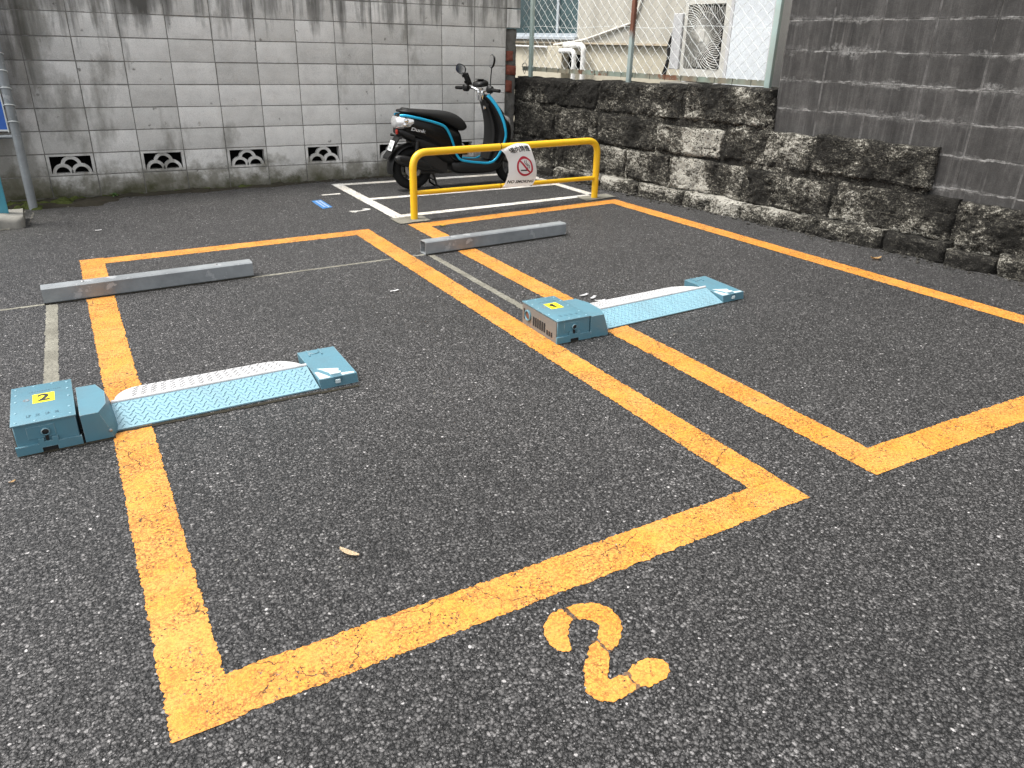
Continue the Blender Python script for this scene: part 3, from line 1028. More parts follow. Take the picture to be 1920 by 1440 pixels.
# ------------------------------------------------------------------ stone wall frame
KW = 0.15
TH = math.atan2(-1, KW)
T = Vector((KW, -1, 0)).normalized()
NN = Vector((-1, -KW, 0)).normalized()
P0 = Vector((4.56, 0, 0))
STONES = [  # s0, s1, z0, z1, face offset
    (-0.02, 1.390, .835, 1.098, 0), (1.415, 2.555, .830, 1.120, .004), (2.585, 3.515, .845, 1.150, -.006),
    (-0.05, 0.70, .455, .815, .004), (0.72, 1.405, .500, .818, 0), (1.440, 2.245, .508, .800, -.008), (2.280, 3.070, .525, .772, -.012),
    (3.100, 3.975, .535, .815, -.004), (4.005, 4.965, .545, .832, -.012),
    (0.02, 0.74, .10, .440, .0), (0.76, 1.465, .165, .480, -.006), (1.492, 1.865, .205, .486, -.014), (1.895, 2.470, .206, .490, -.016), (2.502, 3.352, .200, .495, -.012),
    (3.392, 4.232, .198, .488, 0), (4.262, 5.200, .205, .505, -.008), (5.245, 6.050, .198, .498, -.014), (6.09, 6.95, .198, .50, -.006), (6.99, 7.8, .2, .5, -.01), (7.83, 8.6, .2, .5, 0)]
PALE = [-.16, -.04, .06, -.10, -.04, .04, .36, .14, -.02, -.08, -.06, .14, .08, .30, -.08, -.10, .02, 0, 0, 0]
FOUND = [(0.10, 0.80, .13), (0.82, 1.60, .165), (1.62, 2.14, .185), (2.16, 2.74, .188), (2.76, 3.42, .196), (3.44, 4.09, .190), (4.11, 4.74, .205), (4.76, 5.22, .200), (5.24, 5.57, .170), (5.60, 6.30, .205), (6.33, 7.1, .19), (7.13, 7.8, .2), (7.83, 8.6, .19)]


def build_stone_wall():
    w = thing('stone_wall', P0, TH, 'low wall of pitted dark tuff stones under the chain link fence', 'wall')
    for k, (s0, s1, z0, z1, off) in enumerate(STONES):
        bm = bmesh.new()
        rough_block(bm, s0 - 0.004, s1 + 0.004, z0 - 0.004, z1 + 0.004, off, 0.30, 0.017, 0.026, 11.3 + k * 2.37, 0.032, 0.75)
        o = link('stone', bm, 'stone', w, smooth=60)
        o['pale'] = PALE[k]
    bm = bmesh.new()
    for k, (s0, s1, z1) in enumerate(FOUND):
        bm = bmesh.new()
        rough_block(bm, s0 - 0.008, s1 + 0.008, -0.15, z1 + 0.008, -0.095 + 0.012 * math.sin(k * 2.1), 0.2, 0.024, 0.030, 71.3 + k * 3.1, 0.040, 0.8)
        o = link('footing_stone', bm, 'stone', w, smooth=60)
        o['pale'] = (-.10, -.02, .06, .06, .12, .06, -.02, -.04, .0, .05, 0, 0, 0)[k]
    for x0, x1, z0, z1 in ((-0.10, 3.54, -0.2, 1.085), (3.5, 8.6, -0.2, 0.495), (3.5, 4.955, 0.42, 0.822)):
        bm = bmesh.new()
        rough_block(bm, x0, x1, z0, z1, 0.016, 0.26, 0.03, 0.014, 5.5 + x0, 0.03, 0.8)
        o = link('mortar_core', bm, 'stone', w, smooth=60)
        o['pale'] = -0.06


def build_dark_wall():
    w = thing('dark_block_wall', P0, TH, 'dark weathered concrete block wall with white lime lines on the stone ledge', 'wall')
    bm = bbox_bm(0, 0.3975, 0, 0.12, 0, 0.2200, 0.0018, 1)
    proto = link('concrete_block', bm, 'dark_block', w)
    first = True
    y0 = 0.062
    for j in range(-2, 8):
        z = 0.790 + 0.2222 * j
        for i in range(0, 13):
            s = 3.53 + 0.40 * i
            if j < 0 and s < 4.9:
                continue
            o = proto if first else proto.copy()
            if not first:
                COL.objects.link(o)
            first = False
            o.location = (s + 0.0012, y0 + rnd.uniform(-0.0005, 0.0005), z + 0.0011)
    for j in (-2, -1):
        o = proto.copy()
        COL.objects.link(o)
        o.location = (4.942, y0, 0.790 + 0.2222 * j + 0.0028)
        o.scale = (0.472, 1, 1)
    bm = bmesh.new()
    box(bm, 3.535, 8.72, y0 + 0.003, y0 + 0.115, 0.80, 2.56)
    box(bm, 4.935, 8.72, y0 + 0.003, y0 + 0.113, 0.36, 0.80)
    link('mortar_joints', bm, 'cement', w)


# ------------------------------------------------------------------ fence and house behind the stone wall
def build_fence():
    f = thing('chain_link_fence', P0, TH, 'rusting pale green chain link fence on top of the stone wall', 'fence')
    y = 0.13
    for k, (s, m, lb) in enumerate(((0.085, 'fence_green', None), (1.700, 'rust', 'rust stained fence post'), (3.372, 'fence_green', None))):
        hw = 0.027 if k == 2 else 0.022
        bm = bbox_bm(s - hw, s + hw, y - 0.02, y + 0.02, 1.06, 2.30, 0.004, 2)
        o = link('post', bm, m, f, smooth=40)
        if lb:
            o['label'] = lb
    bm = bmesh.new()
    box(bm, -0.10, 3.345, y + 0.0205, y + 0.026, 1.165, 1.212)
    box(bm, -0.10, 3.345, y + 0.0265, y + 0.052, 1.165, 1.171)
    link('bottom_rail', bm, 'rust_rail', f)
    bm = bmesh.new()
    box(bm, -0.10, 3.4, y + 0.021, y + 0.05, 2.20, 2.245)
    link('top_rail', bm, 'fence_green', f)
    # woven zigzag wires
    bm = bmesh.new()
    px, pz = 0.112, 0.104
    n = int(3.45 / (px / 2))
    for i in range(n):
        s = -0.10 + i * px / 2
        pts = []
        z = 1.206
        k = 0
        while z < 2.22:
            side = (k + i) % 2
            s2 = s + side * px / 2
            pts.append((s2 + 0.004 * noise.noise(Vector((s2 * 3, z * 3, 0))), y + 0.010 + 0.004 * (1 if (k % 2) else -1), z))
            z += pz / 2
            k += 1
        tube(bm, pts, 0.0025, 5)
    o = link('wire_mesh', bm, 'wire', f)
    o['kind'] = 'stuff'
    bm = bmesh.new()
    for z in (1.63,):
        tube(bm, [(-0.1 + 3.45 * k / 20, y + 0.012, z + 0.01 * math.sin(k * 0.9)) for k in range(21)], 0.0022, 5)
    link('tension_wire', bm, 'wire', f)
    bm = bmesh.new()
    for k in range(17):
        s = -0.05 + k * 0.202
        tube(bm, [(s, y + 0.017, 1.215), (s, y + 0.016, 1.16)], 0.0018, 5)
    o = link('tie_wires', bm, 'dark_metal', f)
    o['kind'] = 'stuff'
    bm = bmesh.new()
    tube(bm, [(-0.02 + 0.035 * math.cos(t), y - 0.01 + 0.01 * math.sin(2 * t), 1.19 + 0.06 * math.sin(t)) for t in [k * 2 * PI / 18 for k in range(18)]], 0.003, 5, closed=True)
    link('wire_loop', bm, 'dark_metal', f)


def build_house():
    Y = 1.0
    h = thing('house', P0, TH, 'cream stucco house wall with a dark window behind the fence', 'house')
    bm = bmesh.new()
    wx0, wx1, wz0, wz1 = -1.75, -0.115, 1.535, 2.75
    # upper wall with a real window opening
    box(bm, -6.0, wx0, Y, Y + 0.2, 1.49, 6.0)
    box(bm, wx0, wx1, Y, Y + 0.2, 1.49, wz0)
    box(bm, wx0, wx1, Y, Y + 0.2, wz1, 6.0)
    box(bm, wx1, 7.5, Y, Y + 0.2, 1.49, 6.0)
    box(bm, -6.0, 7.5, Y + 0.9, Y + 5.5, 0, 5.98)
    box(bm, -6.0, -5.8, Y + 0.2, Y + 0.9, 0, 5.98)
    box(bm, 7.3, 7.5, Y + 0.2, Y + 0.9, 0, 5.98)
    link('wall', bm, 'stucco', h)
    bm = bmesh.new()
    box(bm, -5.98, 7.48, Y + 0.03, Y + 0.2, -0.1, 1.468)
    link('plinth', bm, 'plinth', h)
    bm = bmesh.new()
    box(bm, -5.99, 7.49, Y - 0.022, Y + 0.15, 1.469, 1.489)
    link('drip_ledge', bm, 'ledge', h)
    bm = bmesh.new()
    box(bm, -6.2, 7.7, Y - 0.35, Y + 5.7, 6.001, 6.12)
    link('roof', bm, 'ac_grey', h)
    # window
    win = bmesh.new()
    fr = 0.035
    box(win, wx0, wx1, Y + 0.02, Y + 0.10, wz0, wz0 + 0.055)
    box(win, wx0, wx1, Y + 0.02, Y + 0.10, wz1 - fr, wz1)
    box(win, wx0, wx0 + fr, Y + 0.021, Y + 0.099, wz0 + 0.056, wz1 - fr - 0.001)
    box(win, wx1 - fr, wx1, Y + 0.021, Y + 0.099, wz0 + 0.056, wz1 - fr - 0.001)
    wo = link('window', win, 'sash', h)
    for a, b in ((wx0 + fr + 0.001, -0.565), (-0.52, wx1 - fr - 0.001)):
        bm = bmesh.new()
        box(bm, a, b, Y + 0.052, Y + 0.058, wz0 + 0.057, wz1 - fr - 0.002)
        link('pane', bm, 'glass', wo)
    bm = bmesh.new()
    box(bm, -0.563, -0.522, Y + 0.03, Y + 0.09, wz0 + 0.057, wz1 - fr - 0.002)
    link('mullion', bm, 'sash', wo)
    bm = bbox_bm(wx0 - 0.04, wx1 + 0.02, Y - 0.05, Y + 0.019, 1.515, 1.552, 0.004, 1)
    link('sill', bm, 'sash', wo)
    # ivory service box below the ledge and a black plate that paints a dark vent opening
    bm = bbox_bm(-0.56, -0.27, Y - 0.10, Y + 0.029, 0.9, 1.44, 0.006, 2)
    link('service_box', bm, 'plinth', h)
    bm = bbox_bm(-0.26, -0.02, Y + 0.010, Y + 0.028, 1.18, 1.35, 0.003, 1)
    link('dark_opening', bm, 'black_and_shade', h)

    def pipe(name, pts, r, mat, label, cat, rad=0.05, group=None, n=10):
        bm = bmesh.new()
        tube(bm, rounded(pts, rad), r, n)
        o = link(name, bm, mat, None, P0, TH, smooth=60)
        tag(o, label, cat, group)
    pipe('conduit', [(0.97, Y - 0.016, 2.3), (0.95, Y - 0.016, 1.93), (0.86, Y - 0.016, 1.705), (0.07, Y - 0.026, 1.520), (-0.50, Y - 0.042, 1.453)], 0.014, 'pvc',
         'thin ivory conduit sloping across the house wall', 'pipe', 0.12)
    pipe('conduit', [(-1.8, Y - 0.012, 1.435), (-0.585, Y - 0.012, 1.425)], 0.012, 'lagging', 'short white pipe under the window ledge', 'pipe', 0.02)
    pipe('lagged_pipe', [(-0.27, Y - 0.13, 1.385), (0.00, Y - 0.13, 1.392), (0.00, Y - 0.13, 0.4)], 0.030, 'lagging', 'inner white lagged pipe elbow on the house wall', 'pipe', 0.07, 'white lagged pipes')
    pipe('lagged_pipe', [(-0.24, Y - 0.09, 1.455), (0.125, Y - 0.09, 1.455), (0.125, Y - 0.09, 0.4)], 0.034, 'lagging', 'outer white lagged pipe elbow on the house wall', 'pipe', 0.08, 'white lagged pipes')


def build_ac():
    Y = 0.50
    a = thing('air_conditioner', P0, TH, 'ivory outdoor air conditioner with a swirled wire grille behind the fence', 'air conditioner')
    s0, s1, z0, z1 = 2.035, 2.60, 1.19, 1.90
    # casing as a frame round the fan opening
    bm = bmesh.new()
    g0, g1, h0, h1 = 2.075, 2.525, 1.265, 1.842
    box(bm, s0, g0, Y, Y + 0.30, z0, z1)
    box(bm, g1, s1, Y, Y + 0.30, z0, z1)
    box(bm, g0, g1, Y, Y + 0.30, z0, h0)
    box(bm, g0, g1, Y, Y + 0.30, h1, z1)
    link('casing', bm, 'ac_body', a)
    bm = bmesh.new()
    box(bm, g0 + 0.001, g1 - 0.001, Y + 0.20, Y + 0.21, h0 + 0.001, h1 - 0.001)
    link('fan_shroud', bm, 'ac_dark', a)
    bm = bmesh.new()
    cx, cz = (g0 + g1) / 2 - 0.01, (h0 + h1) / 2 + 0.01
    nb = 60
    for k in range(nb):
        t0 = 2 * PI * k / nb
        pts = []
        for i in range(14):
            r_ = 0.035 + 0.36 * i / 13
            t = t0 + 1.15 * (i / 13) ** 1.2
            x, z = cx + r_ * math.cos(t), cz + r_ * math.sin(t)
            if not (g0 - 0.004 < x < g1 + 0.004 and h0 - 0.004 < z < h1 + 0.004):
                break
            pts.append((x, Y - 0.012 + 0.006 * (i / 13), z))
        if len(pts) > 2:
            tube(bm, pts, 0.0030, 4)
    for r_ in (0.09, 0.15, 0.21):
        tube(bm, [(cx + r_ * math.cos(2 * PI * k / 40), Y - 0.006, cz + r_ * math.sin(2 * PI * k / 40)) for k in range(40)], 0.0018, 4, closed=True)
    g = link('grille', bm, 'ac_body', a)
    bm = bbox_bm(cx - 0.033, cx + 0.033, Y - 0.022, Y - 0.006, cz - 0.055, cz + 0.055, 0.007, 2)
    link('hub_plate', bm, 'ac_body', a)
    bm = bmesh.new()
    for k in range(4):
        t = k * PI / 2 + 0.4
        p = [(cx + r_ * math.cos(t + w), Y + 0.12 + dy, cz + r_ * math.sin(t + w)) for r_, w, dy in ((0.05, -0.2, -0.02), (0.19, -0.35, -0.03), (0.2, 0.45, 0.03), (0.05, 0.5, 0.02))]
        v = [bm.verts.new(q) for q in p]
        bm.faces.new(v)
    bmesh.ops.solidify(bm, geom=bm.faces[:], thickness=0.004)
    link('fan_blades', bm, 'ac_dark', a)
    for x in (s0 + 0.06, s1 - 0.10):
        bm = bbox_bm(x, x + 0.05, Y - 0.02, Y + 0.32, 1.14, 1.189, 0.003, 1)
        link('foot', bm, 'ac_grey', a)
    bm = bbox_bm(1.95, 3.25, 0.32, 0.95, 1.05, 1.139, 0.004, 1)
    o = link('plinth_slab', bm, 'concrete', None, P0, TH)
    tag(o, 'concrete slab carrying the air conditioner behind the fence', 'slab')
    # white panel of the next unit
    b = thing('equipment_cabinet', P0, TH, 'white steel cabinet right of the air conditioner behind the fence', 'cabinet')
    bm = bbox_bm(2.735, 3.165, 0.355, 0.66, 1.14, 2.05, 0.003, 1)
    link('door', bm, 'white_board', b)
    for x0, x1 in ((2.700, 2.7345), (3.1655, 3.195)):
        bm = bmesh.new()
        box(bm, x0, x1, 0.352, 0.66, 1.141, 2.05)
        link('edge_trim', bm, 'ac_grey', b)
    p = thing('pipe_cover', P0, TH, 'narrow grey upright pipe cover left of the fan grille', 'pipe cover')
    bm = bbox_bm(1.905, 2.025, 0.48, 0.62, 1.255, 1.765, 0.005, 1)
    link('cover', bm, 'ac_grey', p)
    bm = bmesh.new()
    for k in range(3):
        x = 1.86 - 0.02 * k
        tube(bm, smooth_path([(x + 0.04, 0.55, 1.60), (x, 0.54, 1.47), (x + 0.012 * k, 0.52, 1.34), (x - 0.02, 0.5, 1.16)]), 0.011, 7)
    link('cables', bm, 'black_plastic', p, smooth=60)['kind'] = 'stuff'
    bm = bmesh.new()
    tube(bm, smooth_path([(3.45, 0.42, 1.02), (3.46, 0.36, 1.17), (3.53, 0.30, 1.24), (3.62, 0.28, 1.27)]), 0.028, 10)
    o = link('hose', bm, 'hose', None, P0, TH, smooth=60)
    tag(o, 'beige hose end in the gap beside the dark wall', 'hose')
    # dark grey rear wall in the gap between fence post and dark wall
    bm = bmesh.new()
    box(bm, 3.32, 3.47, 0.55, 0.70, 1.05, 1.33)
    o = link('black_bin', bm, 'black_and_shade', None, P0, TH)
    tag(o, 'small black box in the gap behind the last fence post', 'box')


# ------------------------------------------------------------------ yellow rail and sign
RA = Vector((2.3511, -2.2088, 0))
RD = Vector((0.99749, 0.07078, 0))
RANG = math.atan2(RD.y, RD.x)


def build_rail():
    t = thing('bike_guard_rail', (RA.x, RA.y, G(RA.x, RA.y)), RANG, 'yellow tubular guard rail between scooter bays and car bay', 'guard rail')
    L = 1.985
    dz = (SX * RD.x + SY * RD.y) * L
    bm = bmesh.new()
    tube(bm, rounded([(0, 0, -0.05), (0, 0, 0.560), (L, 0, 0.555 + dz), (L, 0, dz - 0.05)], 0.135, 10), 0.0315, 18)
    link('frame', bm, 'yellow', t, smooth=60)
    bm = bmesh.new()
    tube(bm, [(0.028, 0, 0.226), (L - 0.028, 0, 0.200 + dz)], 0.0205, 14)
    link('lower_bar', bm, 'yellow', t, smooth=60)
    return t


def interp(tab, t):
    for (t0, a), (t1, b) in zip(tab, tab[1:]):
        if t <= t1:
            f = (t - t0) / (t1 - t0)
            f = f * f * (3 - 2 * f) * 0.4 + f * 0.6
            return tuple(p + (q - p) * f for p, q in zip(a, b))
    return tab[-1][1]


def build_sign():
    s = thing('no_smoking_sign', (RA.x, RA.y, G(RA.x, RA.y)), RANG, 'curled white no smoking sheet tied to the yellow rail', 'sign')
    left = [(0, (.848, .556)), (.15, (.893, .512)), (.35, (.925, .440)), (.6, (.928, .350)), (.8, (.910, .285)), (1, (.882, .215))]
    right = [(0, (1.142, .598)), (.15, (1.160, .545)), (.35, (1.186, .455)), (.6, (1.212, .345)), (.8, (1.216, .275)), (1, (1.205, .212))]

    def S(a, t, lift=0.0):
        l, r_ = interp(left, t), interp(right, t)
        u = l[0] + (r_[0] - l[0]) * a
        z = l[1] + (r_[1] - l[1]) * a
        z += 0.020 * math.sin(PI * a) * (1 - t) ** 2
        y = -0.036 - 0.055 * math.sin(PI * t) * (0.35 + 0.75 * a) - 0.012 * math.sin(PI * a) - lift
        if t < 0.08:
            y += 0.036 * (1 - t / 0.08) ** 2
        if t > 0.90:
            y += 0.020 * ((t - 0.90) / 0.10) ** 2
        return Vector((u, y, z))
    bm = bmesh.new()
    na, nt_ = 18, 34
    gv = [[bm.verts.new(S(i / na, j / nt_)) for i in range(na + 1)] for j in range(nt_ + 1)]
    for j in range(nt_):
        for i in range(na):
            bm.faces.new((gv[j][i], gv[j][i + 1], gv[j + 1][i + 1], gv[j + 1][i]))
    bmesh.ops.solidify(bm, geom=bm.faces[:], thickness=0.001)
    link('sheet', bm, 'sheet', s, smooth=60)
    W, H = 0.285, 0.385

    def fn(cx, cy):
        return lambda x, y: S(cx + x / W, cy - y / H, 0.0025)
    bm = bmesh.new()
    put_text(bm, '\u5834\u5185\u7981\u7159', 0.054, fn(0.56, 0.135), bold=0.0012)
    link('lettering', bm, 'ink', s)
    bm = bmesh.new()
    put_text(bm, 'NO SMOKING', 0.040, fn(0.50, 0.855), bold=0.0014)
    link('lettering', bm, 'ink', s)

    def ringpts(cx, cy, r_, n=40):
        return [(cx + r_ * math.cos(2 * PI * k / n), cy + r_ * math.sin(2 * PI * k / n)) for k in range(n)]
    cx, cy = 0.02, 0.0
    F = fn(0.50, 0.485)
    bm = bmesh.new()
    o_ = [bm.verts.new(F(x, y)) for x, y in ringpts(cx, cy, 0.084)]
    i_ = [bm.verts.new(F(x, y)) for x, y in ringpts(cx, cy, 0.066)]
    for k in range(40):
        bm.faces.new((o_[k], o_[(k + 1) % 40], i_[(k + 1) % 40], i_[k]))
    ca = math.cos(R(135))
    prev = None
    for k in range(13):
        q = -0.072 + 0.144 * k / 12
        x, y = cx + q * math.cos(R(-45)), cy + q * math.sin(R(-45))
        o1 = bm.verts.new(S(0.50 + (x + 0.0080 * 0.707) / W, 0.485 - (y + 0.0080 * 0.707) / H, 0.0040))
        o2 = bm.verts.new(S(0.50 + (x - 0.0080 * 0.707) / W, 0.485 - (y - 0.0080 * 0.707) / H, 0.0040))
        if prev:
            bm.faces.new((prev[0], prev[1], o2, o1))
        prev = (o1, o2)
    link('prohibition_ring', bm, 'red_ink', s)
    bm = bmesh.new()

    def stroke(pts, w):
        pr = None
        P = [Vector(p) for p in pts]
        for k, p in enumerate(P):
            d = (P[min(k + 1, len(P) - 1)] - P[max(k - 1, 0)]).normalized()
            n = Vector((-d.y, d.x)) * w / 2
            a, b = bm.verts.new(F(*(p + n))), bm.verts.new(F(*(p - n)))
            if pr:
                bm.faces.new((pr[0], pr[1], b, a))
            pr = (a, b)
    stroke([(cx - 0.048 + 0.008 * k, cy - 0.026) for k in range(11)], 0.011)
    for dx in (0.0, 0.018):
        stroke([(p.x + dx, p.y) for p in smooth_path([(cx + 0.024, -0.012, 0), (cx + 0.030, 0.004, 0), (cx + 0.014, 0.014, 0), (cx - 0.002, 0.030, 0), (cx + 0.004, 0.048, 0)], 4)], 0.0055)
    link('cigarette_pictogram', bm, 'ink', s)
    for (u, z, r_) in ((0.862, 0.574, 0.0335), (0.872, 0.2305, 0.0225), (1.214, 0.228, 0.0225)):
        bm = bmesh.new()
        tube(bm, [(u, r_ * math.cos(q), z + r_ * math.sin(q)) for q in [k * 2 * PI / 20 for k in range(20)]], 0.0026, 5, closed=True)
        link('cable_tie', bm, 'black_plastic', s)


# ------------------------------------------------------------------ wheel stops
def build_stops():
    for (x0, y0, L, ang, lb) in ((-0.437, -3.395, 1.205, 0.042, 'left galvanised square tube wheel stop in front of bay 2'),
                                 (1.985, -3.350, 1.262, 0.068, 'galvanised square tube wheel stop with open end beside the lock marked 1')):
        t = thing('wheel_stop', (x0, y0, G(x0, y0)), ang, lb, 'wheel stop', 'galvanised wheel stops')
        t.rotation_euler = (0, -SX, ang)
        bm = bmesh.new()
        D, H, w = 0.092, 0.098, 0.0045
        r_ = 0.008

        def ringp(x, a, b, c, d):
            return [(x, a + r_, c), (x, b - r_, c), (x, b, c + r_), (x, b, d - r_), (x, b - r_, d), (x, a + r_, d), (x, a, d - r_), (x, a, c + r_)]
        outer0, outer1 = ringp(0, 0, D, 0.002, H), ringp(L, 0, D, 0.002, H)
        in0, in1 = ringp(0, w, D - w, 0.002 + w, H - w), ringp(L, w, D - w, 0.002 + w, H - w)
        rv = [[bm.verts.new(p) for p in rg] for rg in (outer0, outer1, in1, in0)]
        for a, b in ((0, 1), (1, 2), (2, 3), (3, 0)):
            for k in range(8):
                bm.faces.new((rv[a][k], rv[a][(k + 1) % 8], rv[b][(k + 1) % 8], rv[b][k]))
        link('tube', bm, 'galv', t, smooth=30)
        bm = bmesh.new()
        for x in (0.22, L - 0.22):
            lathe(bm, [(0.010, H - 0.001), (0.010, H + 0.003), (0.006, H + 0.006)], 10, 'z', (x, D / 2, 0))
        link('bolt_heads', bm, 'steel', t, smooth=40)['kind'] = 'stuff'


# ------------------------------------------------------------------ flap locks
def plate_tread(bm, a, b, c, d, nu, nv, h, ln, wd):
    """raised lozenges on the quad a-b-c-d"""
    a, b, c, d = map(Vector, (a, b, c, d))
    nrm = (b - a).cross(d - a).normalized()
    if nrm.z < 0:
        nrm = -nrm
    eu = (b - a).normalized()
    ev = nrm.cross(eu)
    for j in range(nv):
        for i in range(nu):
            fu = (i + 0.5 + (0.25 if j % 2 else -0.25)) / nu
            fv = (j + 0.5) / nv
            if not 0.012 < fu < 0.988:
                continue
            ctr = a.lerp(b, fu).lerp(d.lerp(c, fu), fv)
            ang = R(45) if (i + j) % 2 else R(-38)
            q = eu * math.cos(ang) + ev * math.sin(ang)
            w = nrm.cross(q)
            ring = [ctr + q * ln, ctr + q * ln * 0.3 + w * wd, ctr - q * ln * 0.3 + w * wd, ctr - q * ln, ctr - q * ln * 0.3 - w * wd, ctr + q * ln * 0.3 - w * wd]
            v = [bm.verts.new(p + nrm * 0.0003) for p in ring]
            tp = [bm.verts.new(ctr + q * ln * s_ + nrm * h) for s_ in (0.6, -0.6)]
            bm.faces.new((v[0], v[1], tp[0]))
            bm.faces.new((v[1], v[2], tp[1], tp[0]))
            bm.faces.new((v[2], v[3], tp[1]))
            bm.faces.new((v[3], v[4], tp[1]))
            bm.faces.new((v[4], v[5], tp[0], tp[1]))
            bm.faces.new((v[5], v[0], tp[0]))


def bev_obj(bm, w=0.003, seg=2, ang=25):
    es = [e for e in bm.edges if len(e.link_faces) == 2 and e.calc_face_angle(0) > R(ang)]
    bmesh.ops.bevel(bm, geom=es, offset=w, segments=seg, affect='EDGES', profile=0.5)
    return bm


def build_lock(x0, y0, ang, number, label, gap, bw, flap_rot, fu0, fu1, fv0, crest, rear, ev0, ev1, gl):
    t = thing('parking_flap_lock', (x0, y0, G(x0, y0)), ang, label, 'parking lock', 'pale blue parking flap locks')
    t.rotation_euler = (0, -SX, ang)
    H = 0.128
    # control box
    bx = link('control_box', bbox_bm(0.004, bw, 0.004, 0.372, 0.0, H - 0.006, 0.003, 1), 'teal', t, smooth=40)
    lid = link('lid', bbox_bm(-0.001, bw + 0.004, -0.002, 0.377, H - 0.0065, H, 0.0022, 2), 'teal', bx, smooth=40)
    bm = bmesh.new()
    for (u, v) in [(0.016, q) for q in (0.02, 0.11, 0.22, 0.29, 0.35)] + [(bw - 0.014, q) for q in (0.02, 0.09, 0.20, 0.28, 0.35)] + [(0.08, 0.014), (0.145, 0.014), (0.08, 0.362), (0.145, 0.362)]:
        lathe(bm, [(0.0052, H - 0.0005), (0.0048, H + 0.0016), (0.0025, H + 0.0024)], 8, 'z', (u, v, 0))
    link('rivets', bm, 'teal_pale', bx, smooth=40)['kind'] = 'stuff'
    bm = bmesh.new()
    lathe(bm, [(0.011, H - 0.0005), (0.011, H + 0.0012), (0.007, H + 0.0012), (0.006, H - 0.0002)], 16, 'z', (0.052, 0.222, 0))
    link('lock_cap', bm, 'steel', bx, smooth=40)
    # number sticker
    bm = bbox_bm(0.074, 0.151, 0.178, 0.268, H + 0.0002, H + 0.0010, 0.0)
    stk = link('number_sticker', bm, 'sticker_yellow', bx)
    bm = bmesh.new()
    if number == '1':
        one = [(0.108, 0.194), (0.121, 0.194), (0.121, 0.254), (0.111, 0.254), (0.092, 0.240), (0.092, 0.229), (0.108, 0.238)]
        f1 = bm.faces.new([bm.verts.new((u, v, H + 0.0016)) for u, v in one])
        bmesh.ops.triangulate(bm, faces=[f1])
    else:
        put_text(bm, number, 0.092, lambda x, y: (0.1125 + x * 0.95, 0.223 + y, H + 0.0016), bold=0.003)
    link('lettering', bm, 'ink', stk)
    # worn print on the lid
    bm = bmesh.new()

    def mark(u0, u1, v0, v1):
        vv = [bm.verts.new(q) for q in ((u0, v0, H + 0.0007), (u1, v0, H + 0.0007), (u1, v1, H + 0.0007), (u0, v1, H + 0.0007))]
        bm.faces.new(vv)
    u = 0.062
    while u < 0.17:
        w = rnd.uniform(0.003, 0.007)
        mark(u, u + w, 0.296 + rnd.uniform(-0.001, 0.001), 0.303 + rnd.uniform(-0.001, 0.003))
        u += w + rnd.uniform(0.002, 0.004)
    for k in range(4):
        u0 = 0.048 + k * 0.032
        for q in range(4):
            a = u0 + rnd.uniform(0, 0.012)
            mark(a, a + rnd.uniform(0.004, 0.010), 0.052 + q * 0.0055, 0.0545 + q * 0.0055)
        mark(u0 + 0.004, u0 + 0.0065, 0.050, 0.074)
        mark(u0 + 0.013, u0 + 0.0155, 0.050, 0.074)
    link('worn_print', bm, 'faded_ink', bx)['kind'] = 'stuff'
    # front: access plate, key barrel, stepped skirt with its cable notch
    bm = bbox_bm(0.044, 0.138, 0.0018, 0.006, 0.058, 0.108, 0.0012, 1)
    link('access_plate', bm, 'teal', bx, smooth=30)
    bm = bmesh.new()
    lathe(bm, [(0.0155, 0.004), (0.0155, -0.006), (0.0125, -0.008), (0.0115, -0.004), (0.0112, 0.0)], 20, 'y', (0.105, 0, 0.083))
    kb = link('key_barrel', bm, 'teal', bx, smooth=40)
    bm = bmesh.new()
    lathe(bm, [(0.0105, 0.0), (0.0105, -0.0045), (0.004, -0.006)], 16, 'y', (0.105, 0, 0.083))
    box(bm, 0.100, 0.111, -0.003, 0.002, 0.046, 0.071)
    link('key_core', bm, 'dark_metal', kb, smooth=40)
    bm = bmesh.new()
    e = 0.007
    for (u0, u1, z0, z1) in ((-0.003, 0.0748, 0.001, 0.038), (0.1402, bw + 0.006, 0.001, 0.038), (0.0749, 0.0938, 0.0205, 0.057), (0.1212, 0.1401, 0.0205, 0.057), (0.0939, 0.1211, 0.0205, 0.044), (0.0749, 0.082, 0.001, 0.0204), (0.134, 0.1401, 0.001, 0.0204)):
        box(bm, u0, u1, -e, 0.0035, z0, z1)
    link('skirt', bm, 'teal', bx)['kind'] = 'stuff'
    bm = bmesh.new()
    box(bm, 0.0825, 0.1335, -0.0015, 0.0030, 0.0012, 0.0205)
    link('cable_notch', bm, 'dark_slot', bx)
    # left side: dusty panel with slots and a rusty ring
    bm = bmesh.new()
    box(bm, -0.0005, 0.0035, 0.008, 0.366, 0.003, 0.118, 0)
    sp = link('side_panel', bm, 'side_brown', bx)
    bm = bmesh.new()
    for k in range(6):
        v = 0.118 + k * 0.023
        box(bm, -0.0022, -0.0007, v, v + 0.015, 0.026, 0.078)
    for k in range(3):
        v = 0.045 + k * 0.022
        box(bm, -0.0022, -0.0007, v, v + 0.014, 0.022, 0.048)
    box(bm, -0.0022, -0.0007, 0.338, 0.350, 0.035, 0.095)
    link('slots', bm, 'dark_slot', sp)['kind'] = 'stuff'
    bm = bmesh.new()
    lathe(bm, [(0.031, 0.001), (0.031, -0.009), (0.025, -0.011), (0.022, -0.005), (0.022, 0.0)], 22, 'x', (0, 0.300, 0.067))
    rg = link('ring', bm, 'teal', sp, smooth=40)
    bm = bmesh.new()
    lathe(bm, [(0.0215, 0.0), (0.0215, -0.0035), (0.010, -0.0045)], 20, 'x', (0, 0.300, 0.067))
